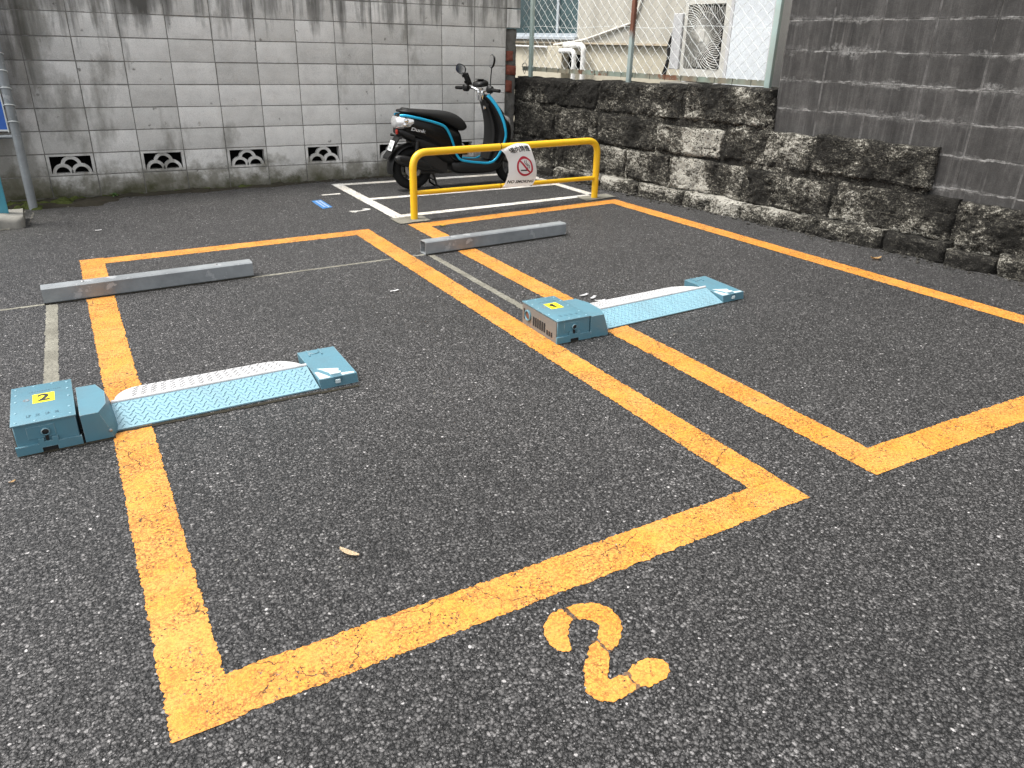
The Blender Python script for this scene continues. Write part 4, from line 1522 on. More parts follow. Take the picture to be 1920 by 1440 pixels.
    link('ring_plug', bm, 'rust_ring', rg, smooth=40)

    # hinge hood
    g0 = bw + gap
    dz = -0.004 if gap > 0.008 else 0.0
    top = [(g0, -0.002), (0.290, -0.002), (0.322, 0.074), (0.326, 0.198), (0.298, 0.290), (g0, 0.292)]
    bot = [(g0, -0.004), (0.326, -0.004), (0.350, 0.060), (0.352, 0.215), (0.322, 0.298), (g0, 0.298)]
    bm = bmesh.new()
    mid_b = [(a[0] * 0.30 + b[0] * 0.70, a[1] * 0.3 + b[1] * 0.7) for a, b in zip(top, bot)]
    ring0 = [(u_, v_, 0.0) for u_, v_ in bot]
    ring1 = [(u_ + 0.001, v_, 0.042) for u_, v_ in mid_b]
    ring2 = [(u_, v_, H - 0.006 + dz) for u_, v_ in top]
    loft(bm, [ring0, ring1, ring2])
    bev_obj(bm, 0.0035, 2, 18)
    hood = link('hinge_hood', bm, 'teal', t, smooth=40)
    bm = bmesh.new()
    lathe(bm, [(0.0065, -0.003), (0.0065, -0.008), (0.003, -0.010)], 10, 'y', (0.318, 0, 0.034))
    link('hinge_bolt', bm, 'steel', hood, smooth=40)

    # flap: blue near slope, white far slope
    def FR(u, v, z):
        p = Vector((u - fu0, v - fv0))
        c, s = math.cos(flap_rot), math.sin(flap_rot)
        return Vector((fu0 + p.x * c - p.y * s, fv0 + p.x * s + p.y * c, z))
    cv, cz = crest
    rv_, rz = rear
    th = 0.006
    a0, a1 = fu0 + 0.002, fu1
    slope = 0.012
    bm = bmesh.new()
    A, B_ = FR(a0, fv0, 0.008), FR(a1, fv0, 0.008)
    C_, D_ = FR(a1 - slope, cv, cz), FR(a0 + 0.004, cv, cz)
    dn = Vector((0, 0, -th))
    prism(bm, [A + dn, B_ + dn, C_ + dn, D_ + dn], [A, B_, C_, D_])
    fl = link('flap_plate', bev_obj(bm, 0.0012, 1), 'teal_pale', t)
    bm = bmesh.new()
    plate_tread(bm, A.lerp(D_, 0.05), B_.lerp(C_, 0.05), B_.lerp(C_, 0.95), A.lerp(D_, 0.95), 36, 8, 0.0032, 0.0115, 0.0026)
    o = link('tread', bm, 'teal_pale', fl)
    o['kind'] = 'stuff'
    bm = bmesh.new()
    pts = [FR(a0 + 0.004, cv + 0.001, cz), FR(a1 - slope, cv + 0.001, cz)]
    tube(bm, [p + Vector((0, 0.003, 0.0010)) for p in pts], 0.0085, 10)
    link('crest_rod', bm, 'flap_white', fl, smooth=60)
    # white rear leaf with rounded far corners
    bm = bmesh.new()
    cr = []
    u_a, u_b = a0 + 0.016, a1 - slope - 0.010
    vr = rv_
    rr = 0.095
    cr.append((u_a - 0.010, cv + 0.004))
    for k in range(9):
        q = k / 8 * PI / 2
        cr.append((u_a + rr * 1.15 * (1 - math.sin(q)) if False else u_a + rr * 1.15 - rr * 1.15 * math.cos(q), cv + 0.010 + (vr - cv - 0.010) * (1 - (1 - math.sin(q)) ** 1.0)))
    for k in range(9):
        q = k / 8 * PI / 2
        cr.append((u_b - rr * 1.5 + rr * 1.5 * math.sin(q), cv + 0.010 + (vr - cv - 0.010) * math.cos(q)))
    cr.append((u_b + 0.008, cv + 0.004))

    def wz(v):
        return cz - 0.001 + (rz - cz) * (v - cv) / (rv_ - cv)
    top_ = [FR(u_, v_, wz(v_)) for u_, v_ in cr]
    prism(bm, [p + dn for p in top_], top_)
    bmesh.ops.triangulate(bm, faces=[f for f in bm.faces if len(f.verts) > 4])
    wl = link('rear_leaf', bm, 'flap_white', t)
    bm = bmesh.new()
    ia, ib = u_a + 0.05, u_b - 0.06
    plate_tread(bm, FR(ia, cv + 0.016, wz(cv + 0.016)), FR(ib, cv + 0.016, wz(cv + 0.016)), FR(ib - 0.02, vr - 0.012, wz(vr - 0.012)), FR(ia + 0.03, vr - 0.012, wz(vr - 0.012)), 34, 9, 0.0042, 0.0115, 0.0034)
    o = link('tread', bm, 'tread_grey', wl)
    o['kind'] = 'stuff'

    # end block: wedge with worn pale facets and notches
    e0, e1 = fu1 + 0.006, fu1 + 0.182
    zf, zb = 0.046, 0.062
    bm = bmesh.new()
    sk = 0.012

    def E(u, v, z):
        return FR(u, v, z)
    b0 = [E(e0, ev0, 0.0), E(e1, ev0, 0.0), E(e1 - sk * 0.2, ev1, 0.0), E(e0 - 0.004, ev1, 0.0)]
    b1 = [E(e0 - 0.006, ev0 + 0.004, zf), E(e1 - 0.004, ev0 + 0.004, zf), E(e1 - 0.006, ev1 - 0.004, zb), E(e0 - 0.010, ev1 - 0.004, zb)]
    prism(bm, b0, b1)
    bev_obj(bm, 0.006, 3)
    en = link('end_block', bm, 'teal', t, smooth=40)
    Z = lambda v: zf + (zb - zf) * (v - ev0) / (ev1 - ev0)
    bm = bmesh.new()

    def flat(pts, h=0.0012):
        bm2 = [bm.verts.new(E(u_, v_, Z(v_) + h)) for u_, v_ in pts]
        bt = [bm.verts.new(E(u_, v_, Z(v_) - 0.002)) for u_, v_ in pts]
        n = len(pts)
        bm.faces.new(bm2)
        for k in range(n):
            bm.faces.new((bt[k], bt[(k + 1) % n], bm2[(k + 1) % n], bm2[k]))
    flat([(e0 + 0.002, ev0 + 0.010), (e0 + 0.052, ev0 + 0.010), (e0 + 0.014, ev0 + 0.085), (e0 - 0.001, ev0 + 0.085)])
    flat([(e0 + 0.062, ev0 + 0.050), (e0 + 0.100, ev0 + 0.050), (e0 + 0.112, ev0 + 0.085), (e0 + 0.020, ev0 + 0.120)])
    flat([(e0 + 0.104, ev0 + 0.010), (e1 - 0.012, ev0 + 0.010), (e1 - 0.014, ev0 + 0.024), (e0 + 0.106, ev0 + 0.034)])
    link('worn_facets', bm, 'worn_pale', en)['kind'] = 'stuff'
    bm = bmesh.new()
    q0, q1 = e0 + 0.062, e0 + 0.100
    for (u0, u1, v0, v1) in ((q0, q1, ev0 - 0.001, ev0 + 0.030),):
        prism(bm, [E(u0, v0, 0.028), E(u1, v0, 0.028), E(u1, v1, 0.028), E(u0, v1, 0.028)], [E(u0, v0, Z(v0) + 0.002), E(u1, v0, Z(v0) + 0.002), E(u1, v1, Z(v1) + 0.0016), E(u0, v1, Z(v1) + 0.0016)])
    link('bolt_pocket', bm, 'faded_ink', en)
    bm = bmesh.new()
    prism(bm, [E(q0 - 0.006, ev0 + 0.031, 0.04), E(q1 + 0.006, ev0 + 0.031, 0.04), E(q1 + 0.010, ev0 + 0.052, 0.04), E(q0 - 0.004, ev0 + 0.052, 0.04)],
          [E(q0 - 0.006, ev0 + 0.031, Z(ev0 + .03) + 0.005), E(q1 + 0.006, ev0 + 0.031, Z(ev0 + .03) + 0.005), E(q1 + 0.010, ev0 + 0.052, Z(ev0 + .05) + 0.003), E(q0 - 0.004, ev0 + 0.052, Z(ev0 + .05) + 0.003)])
    prism(bm, [E(q0 + 0.006, ev0 - 0.006, 0.018), E(q1 - 0.010, ev0 - 0.006, 0.018), E(q1 - 0.010, ev0 + 0.004, 0.018), E(q0 + 0.006, ev0 + 0.004, 0.018)],
          [E(q0 + 0.006, ev0 - 0.006, 0.034), E(q1 - 0.010, ev0 - 0.006, 0.034), E(q1 - 0.010, ev0 + 0.004, 0.036), E(q0 + 0.006, ev0 + 0.004, 0.036)])
    link('bolt_lug', bev_obj(bm, 0.002, 1), 'worn_pale', en)
    bm = bmesh.new()
    for (u0, u1) in ((e0 + 0.030, e0 + 0.037), (e0 + 0.088, e0 + 0.095)):
        v0, v1 = ev1 - 0.070, ev1 - 0.008
        prism(bm, [E(u0, v0, 0.045), E(u1, v0, 0.045), E(u1, v1, 0.045), E(u0, v1, 0.045)], [E(u0, v0, Z(v0) + 0.005), E(u1, v0, Z(v0) + 0.005), E(u1, v1, Z(v1) + 0.005), E(u0, v1, Z(v1) + 0.005)])
    tube(bm, [E(e0 + 0.063 + 0.022 * math.cos(q), ev1 - 0.030 + 0.022 * math.sin(q), Z(ev1 - 0.03) + 0.001) for q in [PI + k * PI / 10 for k in range(11)]], 0.0024, 6)
    link('rear_ribs', bm, 'teal', en)['kind'] = 'stuff'
    return t


def build_locks():
    build_lock(-0.4945, -5.347, 0.0322, '2', 'pale blue parking flap lock numbered 2 at the left bay edge', 0.014, 0.212, 0.0, 0.335, 1.168, 0.042, (0.185, 0.066), (0.405, 0.030), 0.036, 0.372, 0)
    build_lock(1.9177, -5.2817, -0.002, '1', 'pale blue parking flap lock numbered 1 between the two bays', 0.003, 0.205, 0.066, 0.340, 1.262, 0.062, (0.205, 0.066), (0.385, 0.040), 0.064, 0.400, 0)


# ------------------------------------------------------------------ scooter
def build_scooter():
    px, py = 2.86, -0.875
    t = thing('motor_scooter', (px, py, G(px, py)), -0.035, 'black motor scooter with bright blue trim parked in the white bay', 'scooter')
    WB, WR = 1.165, 0.215

    def wheel(u, w):
        bm = bmesh.new()
        R0, rt_ = WR - w / 2, w / 2
        prof = []
        for k in range(14):
            a = 2 * PI * k / 14
            prof.append((R0 + rt_ * 0.95 * math.cos(a), rt_ * math.sin(a)))
        lathe(bm, prof, 40, 'y', (u, 0, WR), closed=True)
        o = link('wheel', bm, 'tyre', t, smooth=60)
        bm = bmesh.new()
        lathe(bm, [(R0 - rt_ * 0.6, -0.035), (R0 - rt_ * 0.45, -0.035), (R0 - rt_ * 0.45, 0.035), (R0 - rt_ * 0.6, 0.035)], 36, 'y', (u, 0, WR), closed=True)
        lathe(bm, [(0.04, -0.045), (0.04, 0.045)], 18, 'y', (u, 0, WR))
        for k in range(5):
            a = 2 * PI * k / 5 + 0.3
            tube(bm, [(u + 0.03 * math.cos(a), -0.01, WR + 0.03 * math.sin(a)), (u + (R0 - rt_ * 0.5) * math.cos(a), -0.012, WR + (R0 - rt_ * 0.5) * math.sin(a))], [0.016, 0.012], 6)
        link('rim', bm, 'dark_metal', o, smooth=45)
        bm = bmesh.new()
        lathe(bm, [(0.050, -0.046), (0.085, -0.046), (0.085, -0.050), (0.050, -0.050)], 24, 'y', (u, 0, WR), closed=True)
        link('brake_disc', bm, 'steel', o)
    wheel(0, 0.10)
    wheel(WB, 0.09)

    def bodyloft(secs, e=3.2, n=24):
        bm = bmesh.new()
        loft(bm, [[(u, a, b) for a, b in sup(0, (z0 + z1) / 2, hw, (z1 - z0) / 2, e, n)] for u, z0, z1, hw in secs])
        return bm

    def dense(tab, sub=4):
        P = [Vector(r_[:3]).to_tuple() + (r_[3],) for r_ in tab]
        out = []
        for i in range(len(P) - 1):
            p0, p1, p2, p3 = P[max(i - 1, 0)], P[i], P[i + 1], P[min(i + 2, len(P) - 1)]
            for k in range(sub):
                f = k / sub
                out.append(tuple(0.5 * (2 * b + (c - a) * f + (2 * a - 5 * b + 4 * c - d) * f * f + (3 * b - a - 3 * c + d) * f ** 3) for a, b, c, d in zip(p0, p1, p2, p3)))
        out.append(P[-1])
        return out
    body = link('rear_body', bodyloft(dense([(-0.150, 0.63, 0.735, 0.075), (-0.09, 0.565, 0.752, 0.118), (0.0, 0.52, 0.748, 0.15), (0.14, 0.45, 0.72, 0.165), (0.28, 0.37, 0.68, 0.166), (0.38, 0.29, 0.64, 0.158), (0.45, 0.235, 0.61, 0.148), (0.50, 0.225, 0.58, 0.130), (0.525, 0.26, 0.52, 0.10)])), 'gloss_black', t, smooth=60)
    seat = link('seat', bodyloft(dense([(-0.095, 0.752, 0.792, 0.060), (-0.07, 0.742, 0.806, 0.088), (-0.02, 0.735, 0.800, 0.110), (0.03, 0.725, 0.793, 0.122), (0.20, 0.70, 0.782, 0.135), (0.37, 0.63, 0.769, 0.138), (0.47, 0.585, 0.740, 0.134), (0.545, 0.575, 0.690, 0.120), (0.582, 0.595, 0.640, 0.085)]), 2.8), 'seat_vinyl', t, smooth=60)
    bm = bmesh.new()
    tube(bm, smooth_path([(0.02, -0.128, 0.765), (-0.06, -0.115, 0.772), (-0.115, -0.06, 0.775), (-0.120, 0, 0.776), (-0.115, 0.06, 0.775), (-0.06, 0.115, 0.772), (0.02, 0.128, 0.765)]), 0.013, 8)
    link('grab_rail', bm, 'black_plastic', t, smooth=60)
    floor = link('floorboard', bodyloft(dense([(0.40, 0.19, 0.285, 0.13), (0.47, 0.155, 0.282, 0.160), (0.65, 0.148, 0.276, 0.166), (0.83, 0.150, 0.274, 0.166), (0.93, 0.18, 0.30, 0.150), (0.98, 0.22, 0.32, 0.11)]), 4.0), 'black_plastic', t, smooth=60)
    # leg shield, lofted upwards
    bm = bmesh.new()
    tab = [(0.22, 0.80, 0.98, 0.145), (0.30, 0.835, 1.02, 0.170), (0.40, 0.865, 1.055, 0.192), (0.52, 0.885, 1.08, 0.203), (0.62, 0.875, 1.075, 0.192), (0.72, 0.850, 1.025, 0.168), (0.82, 0.815, 0.945, 0.138), (0.89, 0.790, 0.880, 0.108), (0.925, 0.795, 0.850, 0.080)]
    loft(bm, [[(a, b, z) for a, b in sup((u0 + u1) / 2, 0, (u1 - u0) / 2, hw, 2.7, 28)] for z, u0, u1, hw in dense(tab)])
    shield = link('leg_shield', bm, 'gloss_black', t, smooth=60)
    bm = bmesh.new()
    tab2 = [(0.29, 0.80, 0.87, 0.105), (0.45, 0.848, 0.905, 0.120), (0.60, 0.850, 0.92, 0.112), (0.72, 0.828, 0.90, 0.095), (0.82, 0.795, 0.87, 0.080), (0.875, 0.775, 0.84, 0.065)]
    loft(bm, [[(a, b, z) for a, b in sup((u0 + u1) / 2, 0, (u1 - u0) / 2, hw, 3.5, 24)] for z, u0, u1, hw in dense(tab2)])
    link('inner_cover', bm, 'black_plastic', t, smooth=60)
    # key switch on the inner cover
    bm = bmesh.new()
    lathe(bm, [(0.019, 0.0), (0.019, -0.014), (0.010, -0.016)], 16, 'x', (0.800, -0.055, 0.800))
    link('ignition_switch', bm, 'chrome', t, smooth=40)
    for s in (-1, 1):
        bm = bmesh.new()
        P = [(-0.135, 0.085, 0.735), (-0.085, 0.118, 0.738), (0.0, 0.152, 0.722), (0.10, 0.166, 0.700), (0.22, 0.170, 0.668), (0.305, 0.168, 0.632), (0.355, 0.165, 0.565), (0.398, 0.160, 0.470), (0.430, 0.160, 0.370), (0.475, 0.166, 0.308), (0.56, 0.170, 0.284), (0.70, 0.172, 0.266), (0.80, 0.176, 0.262), (0.875, 0.184, 0.300), (0.930, 0.196, 0.395), (0.972, 0.207, 0.520), (0.962, 0.200, 0.625), (0.932, 0.174, 0.730), (0.885, 0.144, 0.825), (0.838, 0.110, 0.895), (0.815, 0.085, 0.922)]
        pth = smooth_path([(u, s * v, z) for u, v, z in P], 4)
        n = len(pth)
        rad = [0.0120 + 0.009 * max(0, (i / n - 0.72)) / 0.28 for i in range(n)]
        tube(bm, pth, rad, 10, sx=0.45, up=(0, 0, 1))
        link('blue_trim', bm, 'scoot_blue', body, smooth=60)
    # brand lettering on the near panel
    bm = bmesh.new()
    put_text(bm, 'Dunk', 0.050, lambda x, y: (0.022 + x * 1.30 + y * 0.35, -0.1685, 0.603 + y * 0.78 - x * 0.26), bold=0.0022)
    bmesh.ops.solidify(bm, geom=bm.faces[:], thickness=0.004)
    link('lettering', bm, 'silver_ink', body)
    # tail light cluster
    bm = bmesh.new()
    loft(bm, [[(u, a, b) for a, b in sup(0, (z0 + z1) / 2, hw, (z1 - z0) / 2, 3.0, 20)] for u, z0, z1, hw in ((-0.182, 0.632, 0.695, 0.055), (-0.168, 0.612, 0.724, 0.095), (-0.12, 0.602, 0.734, 0.125), (-0.05, 0.612, 0.730, 0.150), (-0.015, 0.65, 0.716, 0.155))])
    tl = link('tail_light', bm, 'lens', t, smooth=50)
    for s in (-1, 1):
        for (u, v, z, r_) in ((-0.085, 0.128, 0.690, 0.024), (-0.098, 0.126, 0.650, 0.022)):
            bm = bmesh.new()
            lathe(bm, [(r_, 0), (r_ * 0.9, 0.012 * s), (r_ * 0.4, 0.018 * s)], 14, 'y', (u, s * v, z))
            link('bulb', bm, 'chrome', tl, smooth=40)
    bm = bmesh.new()
    loft(bm, [[(u, a, b) for a, b in sup(0, (z0 + z1) / 2, hw, (z1 - z0) / 2, 3.0, 18)] for u, z0, z1, hw in ((-0.165, 0.56, 0.62, 0.06), (-0.12, 0.535, 0.617, 0.10), (0.0, 0.47, 0.60, 0.13))])
    link('tail_cover', bm, 'black_plastic', t, smooth=60)
    bm = bbox_bm(-0.176, -0.158, -0.085, -0.045, 0.560, 0.605, 0.006, 2)
    link('reflector', bm, 'red_lens', t, smooth=40)
    # rear mudguard and plate
    bm = bmesh.new()
    for (p, w, th_) in (((-0.10, 0.56), 0.085, 0.012),):
        pr = [(-0.09, 0.57), (-0.15, 0.52), (-0.19, 0.46), (-0.235, 0.38), (-0.275, 0.33)]
        rings = []
        for (u, z) in pr:
            rings.append([(u, -w, z - th_), (u, w, z - th_), (u + 0.006, w, z + th_), (u + 0.006, -w, z + th_)])
        loft(bm, rings)
    link('rear_mudguard', bm, 'black_plastic', t)
    pt = bpy.data.objects.new('number_plate', None)
    bm = bbox_bm(-0.062, 0.062, -0.003, 0.003, -0.052, 0.052, 0.002, 1)
    bpy.data.objects.remove(pt)
    pl = link('number_plate', bm, 'plate', t, loc=(-0.218, -0.025, 0.448), rot=(R(-22), 0, R(-90)))
    bm = bmesh.new()
    for row, (z, h_) in enumerate(((0.026, 0.016), (-0.018, 0.034))):
        u = -0.042
        for k in range(4):
            w = 0.015
            f = -0.0042
            for (a, b, c, d) in ((u, u + w * 0.25, z - h_ / 2, z + h_ / 2), (u, u + w, z + h_ * 0.38, z + h_ / 2), (u + w * 0.75, u + w, z - h_ / 2, z + h_ * 0.1)):
                bm.faces.new([bm.verts.new(q) for q in ((a, f, c), (b, f, c), (b, f, d), (a, f, d))])
            u += 0.023
    link('plate_print', bm, 'plate_ink', pl)['kind'] = 'stuff'
    for s in (-1, 1):
        bm = bmesh.new()
        tube(bm, [(-0.13, s * 0.08, 0.53), (-0.155, s * 0.15, 0.535)], [0.010, 0.016], 10)
        link('rear_indicator', bm, 'black_plastic', t, smooth=60)
    # engine, drive case, muffler
    bm = bmesh.new()
    loft(bm, [[(u, a, b) for a, b in sup(0, (z0 + z1) / 2, hw, (z1 - z0) / 2, 3.2, 18)] for u, z0, z1, hw in ((-0.02, 0.42, 0.56, 0.09), (0.08, 0.40, 0.56, 0.135), (0.2, 0.36, 0.54, 0.145), (0.32, 0.27, 0.5, 0.14), (0.44, 0.22, 0.45, 0.12))])
    link('air_box', bm, 'black_plastic', t, smooth=50)
    bm = bmesh.new()
    loft(bm, [[(u, 0.09 + a, b) for a, b in sup(0, zc, 0.055, hz, 3, 18)] for u, zc, hz in ((-0.07, 0.225, 0.06), (0.0, 0.225, 0.075), (0.2, 0.245, 0.07), (0.36, 0.27, 0.085), (0.42, 0.27, 0.06))])
    box(bm, 0.08, 0.36, -0.09, 0.06, 0.17, 0.36)
    link('engine', bev_obj(bm, 0.01, 2, 60), 'dark_metal', t, smooth=45)
    bm = bmesh.new()
    loft(bm, [[(u, -0.135 + a, b) for a, b in sup(0, zc, hw, hz, 2.6, 18)] for u, zc, hw, hz in ((-0.215, 0.335, 0.020, 0.018), (-0.19, 0.328, 0.040, 0.042), (-0.10, 0.305, 0.047, 0.054), (0.04, 0.272, 0.047, 0.056), (0.13, 0.245, 0.040, 0.046), (0.17, 0.230, 0.022, 0.024))])
    mf = link('muffler', bm, 'dark_metal', t, smooth=50)
    bm = bmesh.new()
    loft(bm, [[(u, -0.180 + a, b) for a, b in sup(0, zc, 0.010, hz, 3, 14)] for u, zc, hz in ((-0.18, 0.338, 0.020), (-0.10, 0.315, 0.036), (0.06, 0.275, 0.038), (0.13, 0.25, 0.020))])
    link('heat_shield', bm, 'black_plastic', mf, smooth=50)
    bm = bmesh.new()
    tube(bm, smooth_path([(0.15, -0.13, 0.232), (0.25, -0.10, 0.19), (0.34, -0.05, 0.17), (0.36, 0.0, 0.22)]), 0.014, 8)
    link('exhaust_pipe', bm, 'dark_metal', t, smooth=60)
    bm = bmesh.new()
    ring = []
    for k in range(17):
        a = R(22) + (R(190) - R(22)) * k / 16
        ring.append([(r_ * math.cos(a), v, WR + r_ * math.sin(a)) for (r_, v) in ((WR + 0.012, -0.075), (WR + 0.034, -0.055), (WR + 0.040, 0.0), (WR + 0.034, 0.055), (WR + 0.012, 0.075), (WR + 0.006, 0.068), (WR + 0.024, 0.0), (WR + 0.006, -0.068))])
    loft(bm, ring)
    link('wheel_hugger', bm, 'black_plastic', t, smooth=50)
    # centre stand
    bm = bmesh.new()
    for s in (-1, 1):
        tube(bm, [(0.20, s * 0.07, 0.19), (0.235, s * 0.10, 0.05), (0.300, s * 0.12, 0.006)], [0.013, 0.012, 0.010], 8)
    tube(bm, [(0.22, -0.085, 0.10), (0.22, 0.085, 0.10)], 0.010, 8)
    link('centre_stand', bm, 'black_plastic', t, smooth=60)
    for s in (-1, 1):
        bm = bmesh.new()
        tube(bm, [(-0.01, s * 0.115, 0.215), (0.03, s * 0.125, 0.50)], 0.020, 10)
        link('rear_shock', bm, 'dark_metal', t, smooth=60)

    # front end
    for s in (-1, 1):
        bm = bmesh.new()
        tube(bm, [(WB, s * 0.062, WR), (WB - 0.13, s * 0.062, 0.56)], 0.018, 10)
        link('fork', bm, 'dark_metal', t, smooth=60)
    bm = bmesh.new()
    ring = []
    for k in range(15):
        a = R(5) + (R(168) - R(5)) * k / 14
        ring.append([(WB + r_ * math.cos(a), v, WR + r_ * math.sin(a)) for (r_, v) in ((WR + 0.018, -0.062), (WR + 0.036, -0.045), (WR + 0.040, 0.0), (WR + 0.036, 0.045), (WR + 0.018, 0.062), (WR + 0.012, 0.058), (WR + 0.028, 0.0), (WR + 0.012, -0.058))])
    loft(bm, ring)
    link('front_mudguard', bm, 'gloss_black', t, smooth=50)
    bm = bmesh.new()
    loft(bm, [[(u, a, b) for a, b in sup(0, zc, hw, hz, 2.6, 20)] for u, zc, hw, hz in ((1.03, 0.66, 0.09, 0.07), (1.08, 0.64, 0.085, 0.068), (1.098, 0.625, 0.06, 0.05))])
    link('headlight', bm, 'lens', t, smooth=50)
    for s in (-1, 1):
        bm = bmesh.new()
        loft(bm, [[(u, s * (v + a), b) for a, b in sup(0, z, 0.018, hz, 2.4, 12)] for u, v, z, hz in ((0.968, 0.150, 0.735, 0.006), (0.985, 0.156, 0.710, 0.016), (1.005, 0.158, 0.685, 0.015), (1.02, 0.150, 0.665, 0.005))])
        link('front_indicator', bm, 'lens', t, smooth=50)
    bm = bmesh.new()
    tube(bm, [(0.80, 0, 0.86), (0.775, 0, 0.985)], 0.024, 12)
    link('steering_stem', bm, 'chrome', t, smooth=60)

    # handlebar assembly, steered to the left
    hb = bpy.data.objects.new('handlebar', None)
    bm = bmesh.new()
    cx, cz = 0.785, 0.975
    M = Matrix.Translation((cx, 0, cz)) @ Matrix.Rotation(R(17), 4, 'Z')

    def H(*p):
        return M @ Vector(p)
    bpy.data.objects.remove(hb)
    tube(bm, smooth_path([H(-0.06, 0.335, 0.000), H(-0.055, 0.22, 0.005), H(-0.02, 0.14, 0.012), H(0.0, 0.05, -0.015), H(0.0, -0.05, -0.015), H(-0.02, -0.14, 0.012), H(-0.055, -0.22, 0.005), H(-0.06, -0.335, 0.0)], 5), 0.0115, 10)
    hb = link('handlebar', bm, 'chrome', t, smooth=60)
    for s in (-1, 1):
        bm = bmesh.new()
        tube(bm, [H(-0.056, s * 0.225, 0.004), H(-0.060, s * 0.340, 0.0)], [0.0175, 0.017], 12)
        link('grip', bm, 'tyre', hb, smooth=60)
        bm = bmesh.new()
        loft(bm, [[H(-0.052 + a, s * v, 0.006 + b) for a, b in sup(0, 0, r_, r_ * 1.2, 3, 14)] for v, r_ in ((0.15, 0.020), (0.165, 0.030), (0.205, 0.030), (0.222, 0.022))])
        link('switch_block', bm, 'black_plastic', hb, smooth=50)
        bm = bmesh.new()
        tube(bm, smooth_path([H(-0.02, s * 0.19, 0.0), H(0.015, s * 0.22, -0.004), H(0.010, s * 0.29, -0.012), H(-0.010, s * 0.345, -0.016)], 4), [0.007] * 7 + [0.006] * 6, 8)
        link('brake_lever', bm, 'steel', hb, smooth=60)
        bm = bmesh.new()
        hx, hv, hz = (-0.055, 0.215, 0.225) if s < 0 else (0.000, 0.330, 0.165)
        tube(bm, smooth_path([H(-0.048, s * 0.185, 0.03), H(-0.048 + (hx + 0.048) * 0.35, s * (0.185 + (hv - 0.185) * 0.3), 0.03 + (hz - 0.03) * 0.42), H(hx, s * hv, hz)], 5), 0.0055, 8)
        mr = link('mirror', bm, 'black_plastic', hb, smooth=60)
        ctr = H(hx, s * hv, hz + (0.015 if s > 0 else 0.045))
        rm = Matrix.Translation(ctr) @ Matrix.Rotation(R(17 + (16 if s > 0 else -13)), 4, 'Z') @ Matrix.Rotation(R(18 if s > 0 else -62), 4, 'X')
        bm = bmesh.new()
        loft(bm, [[rm @ Vector((x, a, b)) for a, b in sup(0, 0, ra, rb, 2.5, 24)] for x, ra, rb in ((0.022, 0.028, 0.022), (0.012, 0.058, 0.044), (-0.002, 0.066, 0.050), (-0.008, 0.062, 0.047))])
        link('mirror_shell', bm, 'black_plastic', mr, smooth=60)
        bm = bmesh.new()
        loft(bm, [[rm @ Vector((x, a, b)) for a, b in sup(0, 0, 0.057, 0.042, 2.5, 24)] for x in (-0.0085, -0.0105)])
        link('mirror_glass', bm, 'mirror', mr)
    bm = bmesh.new()
    loft(bm, [[H(x, a, z + b) for a, b in sup(0, 0, hw, hz, 2.8, 18)] for x, z, hw, hz in ((-0.085, 0.040, 0.045, 0.016), (-0.065, 0.045, 0.068, 0.028), (0.0, 0.058, 0.075, 0.038), (0.045, 0.055, 0.055, 0.030))])
    sp = link('instrument_pod', bm, 'black_plastic', hb, smooth=60)
    bm = bmesh.new()
    loft(bm, [[H(-0.03 + a, b, z) for a, b in sup(0, 0, 0.032, 0.050, 2.6, 18)] for z in (0.092, 0.098)])
    link('dial', bm, 'gloss_black', sp, smooth=50)
    bm = bmesh.new()
    for s in (-1, 1):
        lathe(bm, [(0.019, -0.03), (0.023, 0.0), (0.019, 0.03)], 14, 'z', tuple(H(-0.015, s * 0.03, -0.045)))
        lathe(bm, [(0.013, -0.03), (0.013, 0.02)], 12, 'z', tuple(H(-0.03, s * 0.018, -0.075)))
    link('clamp', bm, 'chrome', hb, smooth=50)
    # phone cradle by the left switch block
    bm = bmesh.new()
    rm = Matrix.Translation(H(-0.065, 0.150, 0.095)) @ Matrix.Rotation(R(17), 4, 'Z') @ Matrix.Rotation(R(-28), 4, 'Y')
    for (a, b, c, d, e_, f_) in ((-0.008, 0.008, -0.036, 0.036, -0.062, 0.062), (-0.020, -0.006, -0.046, -0.036, -0.045, -0.020), (-0.020, -0.006, -0.046, -0.036, 0.02, 0.045), (-0.020, -0.006, 0.036, 0.046, -0.045, -0.020), (-0.020, -0.006, 0.036, 0.046, 0.02, 0.045)):
        v, _ = box(bm, a, b, c, d, e_, f_)
        for q in v:
            q.co = rm @ q.co
    tube(bm, [H(-0.05, 0.15, 0.01), H(-0.06, 0.15, 0.06)], 0.012, 8)
    link('phone_cradle', bm, 'black_plastic', hb)
    for s in (-1, 1):
        bm = bmesh.new()
        tube(bm, smooth_path([H(-0.03, s * 0.17, 0.0), H(0.03, s * 0.14, -0.01), H(0.045, s * 0.07, -0.06), tuple(Vector((0.86, s * 0.03, 0.86)))], 5), 0.005, 6)
        link('cable', bm, 'black_plastic', hb, smooth=60)


